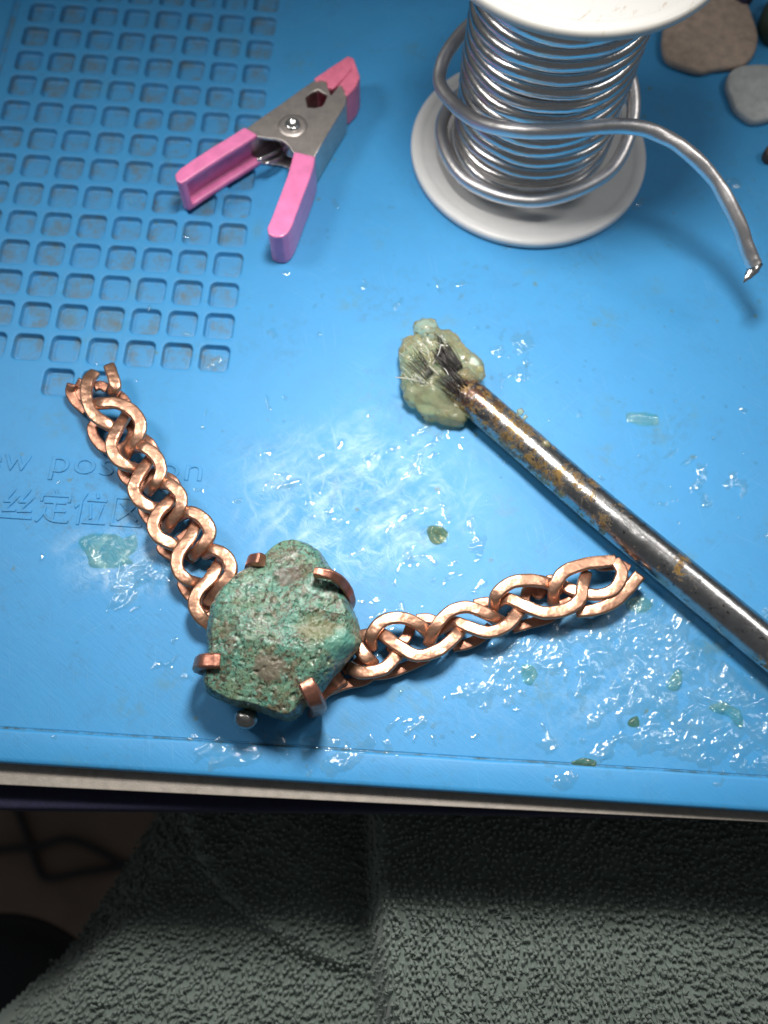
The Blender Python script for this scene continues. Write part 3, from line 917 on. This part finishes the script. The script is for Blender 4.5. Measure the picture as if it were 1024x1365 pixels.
# ------------------------------------------------------------------ flux brush
bru = empty('flux_brush', at(612, 514, .05))
tag(bru, 'stained steel-tube brush, its tip clogged with pale yellow flux paste', 'brush')
axis = [(606, 508, .50), (640, 540, .50), (700, 592, .50), (786, 667, .52), (900, 761, .56), (1024, 863, .60), (1140, 959, .64), (1260, 1060, .70)]
path = spline([tuple(at(*q)) for q in axis], 24)
n = len(path)
rad = np.linspace(.445, .475, n)
def rodmod(q, i, a, c):
    k = 1 + .012 * mnoise.noise((float(q[0]) * 2.5, float(q[1]) * 2.5, float(q[2]) * 2.5)) + .006 * mnoise.noise((float(q[0]) * 9, float(q[1]) * 9, float(q[2]) * 9))
    d = (q - c) * k
    tt = max(0, 1 - i / 22)
    d[2] *= 1 - .22 * tt
    return c + d
V, F = tube(path, rad, 40, 1.0, mod=rodmod)
o = link('handle_tube', mesh('handle_tube', V, F), M['rod'], bru)
o.data.set_sharp_from_angle(angle=math.radians(60))

mb = bpy.data.metaballs.new('mb'); mb.resolution = .055; mb.render_resolution = .055; mb.threshold = .55
mo = bpy.data.objects.new('mbo', mb); COL.objects.link(mo)
for px, py, z, r in [(553, 474, .40, .56), (575, 459, .42, .50), (596, 463, .42, .48), (612, 480, .5, .46), (630, 490, .55, .36), (637, 498, .55, .28), (556, 500, .40, .58), (572, 520, .36, .60), (584, 540, .30, .48), (600, 548, .28, .40), (612, 553, .25, .34), (556, 525, .3, .42), (590, 500, .55, .55), (605, 530, .4, .42), (571, 446, .62, .32), (563, 437, .72, .26), (571, 436, .74, .24), (584, 478, .6, .42), (548, 465, .45, .35), (570, 546, .22, .36), (620, 505, .62, .36)]:
    e = mb.elements.new(); e.co = at(px, py, z); e.radius = r * 1.27
dg = bpy.context.evaluated_depsgraph_get()
gm = bpy.data.meshes.new_from_object(mo.evaluated_get(dg))
bpy.data.objects.remove(mo)
gm.update()
for v in gm.vertices:
    q = v.co
    nz = .10 * mnoise.noise(q * 2.2) - .14 * abs(mnoise.noise(q * 2.8)) + .05 * abs(mnoise.noise(q * 6)) + .006 * mnoise.noise(q * 14) + .03
    v.co = q + v.normal * nz
    if v.co.z < .012: v.co.z = .012
t = NT('pale_flux_paste')
col = t.mix(t.noise(2.5, 5, .6), (.84, .78, .38), (.93, .90, .66))
col = t.mix(t.ramp(t.noise(2.6, 5, .6, t.map((.8, 3, 1), (0, 0, -.72))), [(.55, 0), (.72, .6)]), col, (.50, .50, .38))
t.set(Base_Color=col, Roughness=.14, Subsurface_Weight=.25, Subsurface_Scale=.3, Transmission_Weight=.82, IOR=1.42)
t.b.inputs['Subsurface Radius'].default_value = (1, .9, .5)
t.set(Normal=t.bump(t.noise(5, 4, .6, t.map((.8, 2.4, 1), (0, 0, -.72))), .35, .05))
M['paste'] = t.m
link('flux_paste', gm, M['paste'], bru)
def bristles(name, lst, m):
    P = []
    for a_, b_, r in lst:
        a_, b_ = Vector(at(*a_)), Vector(at(*b_))
        mid = (a_ + b_) / 2 + Vector((random.uniform(-.05, .05), random.uniform(-.05, .05), random.uniform(0, .08)))
        P.append(tube(spline([tuple(a_), tuple(mid), tuple(b_)], 4), r, 5))
    o = link(name, mesh(name, *join_vf(P)), m, bru)
    tag(o, kind='stuff')
L1 = []
for k in range(90):
    s = random.uniform(-1, 1)
    bx, by = 607 + s * 10, 496 - s * 6
    L1.append(((bx, by, .90 + .08 * (1 - s * s)), (bx - 19 + random.uniform(-6, 4), by - 31 + random.uniform(-5, 8), 1.02 + random.uniform(-.08, .13)), .010))
for k in range(8):
    x = 578 + random.uniform(0, 14)
    L1.append(((x + 6, 460, .75), (x, 446 + random.uniform(-3, 5), 1.0), .009))
for k in range(20):
    s = random.uniform(-1, 1)
    L1.append(((573 + s * 5, 502 - s * 5, .96), (551 + s * 9 + random.uniform(-6, 6), 474 - s * 7 + random.uniform(-10, 10), .98 + random.uniform(-.12, .05)), .009))
for k in range(40):
    s = random.uniform(-1, 1)
    L1.append(((612 + s * 12, 521 - s * 8, .93), (592 + s * 12 + random.uniform(-5, 5), 499 - s * 8 + random.uniform(-5, 5), 1.06), .009))
bristles('dark_bristles', L1, M['hair_dark'])
L2 = [((566, 511, .85), (527, 503, .7), .014), ((576, 487, 1.0), (588, 459, 1.15), .012), ((572, 478, 1.0), (563, 457, .95), .010), ((585, 500, 1.0), (566, 484, .9), .012),
      ((562, 507, .9), (545, 488, .6), .012), ((600, 505, 1.02), (586, 487, 1.0), .012), ((612, 515, 1.0), (596, 500, 1.0), .012), ((540, 470, .6), (535, 462, .5), .012), ((545, 466, .5), (548, 458, .6), .01)]
for k in range(34):
    x, y = random.uniform(545, 600), random.uniform(465, 520)
    L2.append(((x, y, .75), (x - random.uniform(6, 20), y - random.uniform(4, 20), random.uniform(.5, 1.0)), .008))
bristles('pale_bristles', L2, M['hair_white'])
for px, py, z, r in [(694, 549, .78, .09), (728, 592, .92, .11), (646, 560, .25, .08), (700, 556, .7, .06), (640, 492, .7, .1)]:
    link('crumb', ball(at(px, py, z), r, (1, 1, .8), px, .25, 2), M['paste'], bru)

# ------------------------------------------------------------------ spool of solder
SX, SY = 8.34, 7.56
sp = empty('solder_spool', (SX, SY, 0))
tag(sp, 'white plastic spool standing upright, wound with thick bright solder wire', 'spool')
def flange(z0, name):
    R = 3.46
    pr = [(0.55, z0 + .24), (1.7, z0 + .24), (R - .42, z0 + .24), (R - .34, z0 + .26), (R - .28, z0 + .29), (R - .10, z0 + .29), (R - .03, z0 + .26), (R, z0 + .20), (R, z0 + .08), (R - .03, z0 + .03), (R - .08, z0), (.55, z0), (.55, z0 + .24)]
    o = link(name, mesh(name, *lathe(pr, 160, (SX, SY, 0))), M['plastic'], sp)
    o.data.set_sharp_from_angle(angle=math.radians(50))
    return o
flange(.01, 'flange'); 
# the top flange carries scuffs and brown dirt
t = NT('scuffed_white_plastic')
sc_ = t.ramp(t.noise(2.2, 6, .7, t.map((4, 1, 1), (0, 0, .5))), [(.60, 0), (.68, 1)])
yl = t.blob((SX, SY, 7.0), (3.6, 3.6, 2), .08)
colr = t.mix(t.math('MULTIPLY', sc_, .6), (.47, .465, .45), (.26, .18, .09))
colr = t.mix(t.math('MULTIPLY', t.math('SUBTRACT', 1.0, yl), .45), colr, (.40, .36, .25))
t.set(Base_Color=colr, Roughness=.34)
t.set(Normal=t.bump(t.noise(14, 4), .08, .02))
M['plastic_top'] = t.m
tf = flange(6.86, 'flange'); tf.data.materials[0] = M['plastic_top']
link('core', mesh('core', *lathe([(1.85, .2), (1.85, 6.9)], 64, (SX, SY, 0))), M['plastic'], sp)
WR = .196
pts = []
turns = 16.0
for i in range(int(turns * 40) + 1):
    a = i / 40 * 2 * math.pi
    z = .46 + i / 40 * .388
    R = 2.07 + .05 * mnoise.noise((math.cos(a) * 1.4, math.sin(a) * 1.4, z * .8)) + .03 * mnoise.noise((i * .06, 2, 2))
    pts.append((SX + R * math.cos(a), SY + R * math.sin(a), z + .10 * mnoise.noise((math.cos(a) * 1.5, math.sin(a) * 1.5, z * 1.3)) + .06 * math.sin(a + 1)))
def wmod(q, i, a, c):
    d = q - c
    k = 1 + .05 * mnoise.noise((float(q[0]) * 3, float(q[1]) * 3, float(q[2]) * 3))
    return c + d * k
V, F = tube(pts, WR, 14, mod=wmod)
link('wound_wire', mesh('wound_wire', V, F), M['solder'], sp)
loose = []
for deg, R, z in [(90, 2.25, .62), (135, 2.45, .72), (180, 2.62, .84), (225, 2.68, .9), (270, 2.60, 1.0), (315, 2.66, 1.3), (345, 2.62, 1.8), (375, 2.52, 2.3), (410, 2.42, 2.7), (450, 2.42, 2.9), (490, 2.55, 2.9), (520, 2.72, 2.7), (540, 2.80, 2.45)]:
    a = math.radians(deg); loose.append((SX + R * math.cos(a), SY + R * math.sin(a), z))
for q in [(607, 140, 2.6), (640, 163, 3.1), (690, 174, 3.55), (750, 174, 3.75), (820, 168, 3.85), (870, 175, 3.8), (915, 201, 3.6), (953, 240, 3.2), (982, 292, 2.7), (998, 335, 2.2), (1006, 353, 2.0)]:
    loose.append(tuple(at(*q)))
path = spline(loose, 12)
n = len(path)
def lmod(q, i, a, c):
    d = q - c
    k = 1 + .04 * mnoise.noise((float(q[0]) * 3, float(q[1]) * 3, float(q[2]) * 3))
    if i > n - 62:   # dented and pinched near the cut end
        k *= 1 + .12 * mnoise.noise((i * .16, math.cos(a) * 1.2, math.sin(a)))
    return c + d * k
V, F = tube(path, .188, 18, mod=lmod)
o = link('loose_wire', mesh('loose_wire', V, F), M['solder_dull'], sp)
o.data.set_sharp_from_angle(angle=math.radians(60))
p0, p1, p2 = at(1009, 349, 2.0), at(1004, 360, 1.9), at(991, 377, 1.8)
V, F = tube([tuple(p0), tuple(p1), tuple((p1 + p2) / 2), tuple(p2)], [.17, .15, .10, .012], 10, .55)
link('cut_tip', mesh('cut_tip', V, F), M['solder'], sp)

# ------------------------------------------------------------------ pink spring clamp
cl = empty('spring_clamp', at(375, 250, 0))
tag(cl, 'steel spring clamp with pink vinyl handles and pink jaw tips lying on its side', 'clamp')
ZT = 1.12
def C2(pts, z=ZT): return [tuple(at(210 + x / 3.413, 50 + y / 3.413, z)[:2]) for x, y in pts]
plateP = [(395, 420), (480, 358), (560, 303), (640, 245), (722, 188), (768, 198), (778, 235), (790, 262), (812, 235), (832, 208), (862, 262), (856, 305), (800, 395), (755, 470), (712, 548), (665, 540), (622, 528), (600, 495), (575, 470), (540, 460), (500, 458), (455, 450)]
hole = [(674, 272), (700, 250), (730, 236), (775, 262), (764, 288), (750, 312), (715, 320), (682, 318)]
plate('top_plate', [C2(plateP), C2(hole)[::-1]], ZT - .09, ZT, .025, M['clampsteel'], cl)
plate('bottom_plate', [C2(plateP)], .03, .11, .02, M['clampsteel'], cl)
def wall(name, pts, t_, z0, z1, m, side=1):
    """upright strip along a plan line; thickness goes to the left of the direction of travel when side=1"""
    P = [Vector(p) for p in C2(pts)]
    P = [Vector((p[0], p[1])) for p in P]
    off = []
    for i, p in enumerate(P):
        a_ = P[max(i - 1, 0)]; b_ = P[min(i + 1, len(P) - 1)]
        d = (b_ - a_).normalized(); off.append(p + Vector((-d.y, d.x)) * t_ * side)
    ring = P + off[::-1]
    return [(q.x, q.y) for q in ring]
rw = wall('w', [(862, 262), (856, 305), (800, 395), (755, 470), (712, 548)], .08, 0, 1, None, -1)
plate('side_web', [rw], .04, ZT - .03, .02, M['clampsteel'], cl)
lw = wall('w', [(395, 420), (480, 358), (560, 303), (640, 245), (722, 188)], .08, 0, 1, None, -1)
plate('side_web', [lw], .04, ZT - .03, .02, M['clampsteel'], cl)

def vinyl(name, flangeP, webP, side, m, endP=None, zt=ZT + .05, z0=.02, th=.17):
    """dipped channel: top flange, web, bottom flange and end wall fused and softened"""
    bm_parts = []
    def pr(poly, a_, b_):
        k = len(poly)
        V = [(x, y, a_) for x, y in poly] + [(x, y, b_) for x, y in poly]
        F = [tuple(range(k - 1, -1, -1)), tuple(range(k, 2 * k))] + [(i, (i + 1) % k, k + (i + 1) % k, k + i) for i in range(k)]
        return V, F
    fp = C2(flangeP)
    bm_parts.append(pr(fp, zt - th, zt)); bm_parts.append(pr(fp, z0, z0 + th))
    bm_parts.append(pr(wall('w', webP, th, 0, 1, None, side), z0, zt))
    if endP: bm_parts.append(pr(wall('w', endP, th, 0, 1, None, side), z0, zt))
    me = mesh(name, *join_vf(bm_parts))
    bm = bmesh.new(); bm.from_mesh(me)
    bmesh.ops.recalc_face_normals(bm, faces=bm.faces); bm.to_mesh(me); bm.free()
    o = link(name, me, m, cl)
    r = o.modifiers.new('r', 'REMESH'); r.mode = 'VOXEL'; r.voxel_size = .032; r.use_smooth_shade = True
    s = o.modifiers.new('s', 'SMOOTH'); s.factor = .5; s.iterations = 5
    return o
vinyl('grip', [(398, 412), (455, 446), (430, 465), (300, 545), (180, 622), (132, 655), (108, 668), (86, 655), (80, 628), (105, 600), (160, 562), (250, 503), (330, 455)],
      [(80, 628), (105, 600), (160, 562), (250, 503), (330, 455), (398, 412)], -1, M['pink'], [(132, 655), (108, 668), (86, 655), (80, 628)])
vinyl('grip', [(622, 522), (718, 545), (712, 590), (692, 650), (650, 760), (612, 862), (592, 895), (568, 912), (530, 912), (505, 898), (500, 870), (520, 825), (556, 730), (592, 635)],
      [(718, 545), (712, 590), (692, 650), (650, 760), (612, 862), (592, 895), (568, 912)], -1, M['pink'], [(592, 895), (568, 912), (530, 912), (505, 898), (500, 870)])
vinyl('jaw_tip', [(712, 192), (775, 148), (868, 88), (893, 98), (884, 150), (850, 188), (800, 235), (775, 232), (770, 200)],
      [(712, 192), (775, 148), (868, 88), (893, 98)], -1, M['pinktip'], None, ZT + .04, .03, .14)
vinyl('jaw_tip', [(812, 232), (850, 190), (884, 150), (893, 98), (906, 135), (922, 182), (905, 225), (866, 268), (835, 215)],
      [(893, 98), (906, 135), (922, 182), (905, 225), (866, 268)], -1, M['pinktip'], None, ZT + .04, .03, .14)
rc = at(210 + 615 / 3.413, 50 + 402 / 3.413, ZT)
link('washer', mesh('washer', *lathe([(.04, .03), (.20, .03), (.28, .05), (.38, .02), (.42, .0), (.42, -.02)], 48, rc)), M['clampsteel'], cl)
link('rivet', mesh('rivet', *lathe([(.001, .05), (.07, .055), (.10, .10), (.17, .12), (.215, .09), (.235, .0)], 40, rc)), M['rivet'], cl)
# torsion spring: coil under the plate, two legs
rcx, rcy = rc.x, rc.y
coil = [(rcx + .36 * math.cos(a), rcy + .36 * math.sin(a), .28 + .09 * a / (2 * math.pi)) for a in np.linspace(0, 2 * math.pi * 5, 120)]
sv = [tube(coil, .045, 8)]
for p in ([(600, 470, .55), (540, 520, .75), (455, 558, .85)], [(610, 480, .5), (560, 545, .6), (490, 575, .7)]):
    sv.append(tube(spline([tuple(at(210 + x / 3.413, 50 + y / 3.413, z)) for x, y, z in p], 5), .05, 8))
sv.append(tube([tuple(at(210 + x / 3.413, 50 + y / 3.413, 1.03)) for x, y in [(668, 338), (710, 330), (758, 320)]], .05, 8))
link('spring', mesh('spring', *join_vf(sv)), M['rivet'], cl)

# ------------------------------------------------------------------ loose stones at the far edge
def slab(name, pts, h, m, label, cat, seed):
    P = closed_spline([tuple(at(x, y, h * .6)[:2]) for x, y in pts], 5)
    cx, cy = P.mean(0)
    V, F = [], []
    n = len(P)
    prof = [(.90, 0), (.975, .08), (1.0, .35), (1.0, .62), (.985, .85), (.95, .96), (.88, 1.0), (.7, 1.03), (.5, 1.05), (.3, 1.05), (.12, 1.05)]
    for s, z in prof:
        for x, y in P:
            X, Y = cx + (x - cx) * s, cy + (y - cy) * s
            V.append((X, Y, .006 + h * z + (.05 * mnoise.noise((X * 1.2, Y * 1.2, seed)) if z > .7 else 0)))
    for i in range(len(prof) - 1):
        for k in range(n):
            a_, b_ = i * n + k, i * n + (k + 1) % n
            F.append((a_, b_, b_ + n, a_ + n))
    F.append(tuple((len(prof) - 1) * n + k for k in range(n)))
    me = mesh(name, V, F)
    bm = bmesh.new(); bm.from_mesh(me); bmesh.ops.recalc_face_normals(bm, faces=bm.faces); bm.to_mesh(me); bm.free()
    tag(link(name, me, m), label, cat)
slab('loose_stone', [(884, 35), (882, 62), (889, 81), (913, 92), (935, 97), (953, 93), (974, 91), (993, 86), (1006, 70), (1009, 47), (1000, 20), (990, -8), (975, -36), (940, -50), (905, -35), (888, -5)], .32, M['tan'], 'flat brownish-tan stone slab lying behind the solder spool', 'stone', 2)
slab('loose_stone', [(972, 99), (984, 92), (999, 90), (1024, 90), (1046, 98), (1058, 125), (1046, 152), (1024, 161), (1006, 164), (995, 160), (979, 146), (972, 130), (967, 114)], .3, M['grey'], 'flat pale grey stone slab cut by the right edge of the photo', 'stone', 5)
slab('loose_stone', [(1014, 22), (1026, 2), (1048, -6), (1066, 14), (1062, 44), (1042, 54), (1022, 46)], .6, M['green'], 'dark green stone at the top right corner of the photo', 'stone', 8)
slab('loose_stone', [(1018, 203), (1026, 196), (1038, 200), (1038, 212), (1024, 213)], .35, M['brown'], 'tiny dark brown stone chip at the right edge of the photo', 'stone', 9)
pm = ball((-9.0, 14.3, .6), 1.0, (3.8, 1.5, .75), 4, .12, 4)
tag(link('cloth_pouch', pm, M['navy']), 'dark navy cloth shape at the top left corner behind the pockets', 'pouch')
pm = ball(at(990, -6, .3), .6, (.6, .7, .5), 6, .12, 3)
tag(link('pebble', pm, M['navy']), 'dark navy pebble between the tan slab and the dark green stone', 'stone')

# ------------------------------------------------------------------ towel on the lap below the table
def poly_dist(X, Y, P):
    """signed distance to an open polyline (positive on its left)"""
    best = np.full(X.shape, 1e9); sg = np.ones(X.shape)
    for (x0, y0), (x1, y1) in zip(P[:-1], P[1:]):
        dx, dy = x1 - x0, y1 - y0
        t = np.clip(((X - x0) * dx + (Y - y0) * dy) / (dx * dx + dy * dy), 0, 1)
        d = np.hypot(X - x0 - t * dx, Y - y0 - t * dy)
        s = np.sign(dx * (Y - y0) - dy * (X - x0))
        m = d < best
        best = np.where(m, d, best); sg = np.where(m, s, sg)
    return best * sg
TZ = -6.0
hem = [tuple(at(x, y, TZ)[:2]) for x, y in [(225, 1020), (240, 1085), (262, 1150), (300, 1200), (345, 1238), (400, 1270), (450, 1290), (500, 1305), (560, 1330), (640, 1350)]]
fold = [tuple(at(x, y, TZ)[:2]) for x, y in [(487, 1000), (488, 1080), (492, 1180), (495, 1250), (500, 1310), (512, 1400), (520, 1500)]]
left = [tuple(at(x, y, TZ - 1)[:2]) for x, y in [(290, 960), (215, 1100), (150, 1210), (95, 1290), (60, 1330), (20, 1365), (-60, 1440)]]
def towel_z(X, Y):
    dh = poly_dist(X, Y, hem); df = poly_dist(X, Y, fold); dl = poly_dist(X, Y, left)
    A = -4.3 + .10 * (Y + 12.5) * 0 + .10 * np.sin(X * .55 + .6) + .06 * fbm(X * .4, Y * .4, 2, 5) - .12 * np.maximum(0, (-12.4 - Y)) * 0
    B = -5.4 - .22 * np.clip(fold[2][0] - X, 0, 4) * .3 + .10 * np.sin(X * 1.5 + Y * .8)
    C = -6.2 + .08 * np.sin(X * 1.1 + Y)
    z = C + (B - C) * sstep(-.12, .30, dh) * (1 - .75 * sstep(2.5, 5.5, X))
    inA = sstep(-.18, .45, df)
    z = z + (A - z) * inA
    z = z - 3.2 * sstep(1.3, -1.0, dl) ** 1.5 * (1 - inA)
    return z, dl, dh, df
tw = empty('grey_green_towel', (6, -14, -5))
tag(tw, 'grey-green terry towel draped over a lap below the front of the table', 'towel')
st = .12
xs_, ys_ = np.arange(-6, 19, st), np.arange(-19.5, -7.5, st)
X, Y = np.meshgrid(xs_, ys_)
Zt, dl, dh, df = towel_z(X, Y)
idx = np.arange(X.size).reshape(X.shape)
F = np.stack([idx[:-1, :-1], idx[:-1, 1:], idx[1:, 1:], idx[1:, :-1]], -1)
keep = (dl[:-1, :-1] > -.8) & (Zt[:-1, :-1] > -12)
link('towel_cloth', bulk('towel_cloth', np.stack([X, Y, Zt - .05], -1).reshape(-1, 3), F[keep]), M['towel'], tw)
# terry loops: short bent worms standing in rows
gx, gy = .158, .142
cx_, cy_ = np.meshgrid(np.arange(-5, 17.5, gx), np.arange(-17.3, -9.6, gy))
cx_ = cx_ + (np.arange(cx_.shape[0]) % 2)[:, None] * gx * .5
cx_ = (cx_ + RNG.normal(0, .020, cx_.shape)).ravel(); cy_ = (cy_ + RNG.normal(0, .018, cy_.shape)).ravel()
z_, dl_, dh_, df_ = towel_z(cx_, cy_)
ok = (dl_ > -.85)
cx_, cy_, z_, dh_, df_ = cx_[ok], cy_[ok], z_[ok], dh_[ok], df_[ok]
N = len(cx_)
e_ = .05
zx = (towel_z(cx_ + e_, cy_)[0] - towel_z(cx_ - e_, cy_)[0]) / (2 * e_); zy = (towel_z(cx_, cy_ + e_)[0] - towel_z(cx_, cy_ - e_)[0]) / (2 * e_)
zx = np.clip(zx, -2, 2); zy = np.clip(zy, -2, 2)
K, Sd = 7, 6
s = np.linspace(-1, 1, K)
flow = fbm(cx_ * .35, cy_ * .35, 3, 71)
ang = np.radians(78) - np.radians(62) * sstep(8.5, 13, cx_ + .4 * cy_ + 5) + flow * 1.2 + RNG.normal(0, .22, N)
ang = np.where(df_ < 0, ang - .95, ang)
Ln = RNG.uniform(.055, .085, N); rd = RNG.uniform(.035, .046, N); cv = RNG.normal(0, .045, N); ht = RNG.uniform(.08, .20, N)
PX = s[None, :] * Ln[:, None]; PY = cv[:, None] * (1 - s ** 2)[None, :] * 1.6 + RNG.normal(0, .006, (N, K)); PZ = ht[:, None] * (1 - .8 * s ** 2 - .2 * s ** 6)[None, :]
ca, sa = np.cos(ang)[:, None], np.sin(ang)[:, None]
CX = PX * ca - PY * sa; CY = PX * sa + PY * ca
base = np.stack([cx_[:, None] + CX, cy_[:, None] + CY, z_[:, None] + PZ + CX * zx[:, None] + CY * zy[:, None] - .01], -1)
phi = np.arange(Sd) * 2 * math.pi / Sd
rp = rd[:, None] * (1 - .45 * np.abs(s) ** 3)[None, :]
nx_, ny_ = -sa, ca
ring = base[:, :, None, :] + np.stack([rp[:, :, None] * np.cos(phi) * nx_[:, :, None], rp[:, :, None] * np.cos(phi) * ny_[:, :, None], rp[:, :, None] * np.sin(phi) + 0 * nx_[:, :, None]], -1)
V = ring.reshape(-1, 3)
f = []
for i in range(K - 1):
    for k in range(Sd):
        a_, b_ = i * Sd + k, i * Sd + (k + 1) % Sd
        f.append((a_, b_, b_ + Sd, a_ + Sd))
f = np.array(f)
F = (f[None] + (np.arange(N) * K * Sd)[:, None, None]).reshape(-1, 4)
tl = link('terry_loops', bulk('terry_loops', V, F), M['towel'], tw)
tag(tl, kind='stuff')

# things on the floor far below, at the left
cb = [(-60, 1140, -49.6), (0, 1133, -49.6), (50, 1128, -49.6), (90, 1119, -49.6), (130, 1133, -49.6), (160, 1150, -49.6), (182, 1153, -49.6), (150, 1158, -49.6), (110, 1163, -49.6), (62, 1171, -49.6), (48, 1150, -49.6), (38, 1120, -49.6), (25, 1085, -49.6), (10, 1040, -49.6)]
V, F = tube(spline([tuple(at(*q)) for q in cb], 8), .26, 10)
tag(link('floor_cable', mesh('floor_cable', V, F), M['black']), 'black cable lying in a loop on the dim brown floor', 'cable')
cs = ball((0, 0, 0), 1, (6, 4.5, 1.4), 2, .05, 4)
cs.transform(Matrix.Translation(at(-40, 1375, -20)))
tag(link('seat_cushion', cs, M['black']), 'black rounded seat corner at the bottom left of the photo', 'seat')
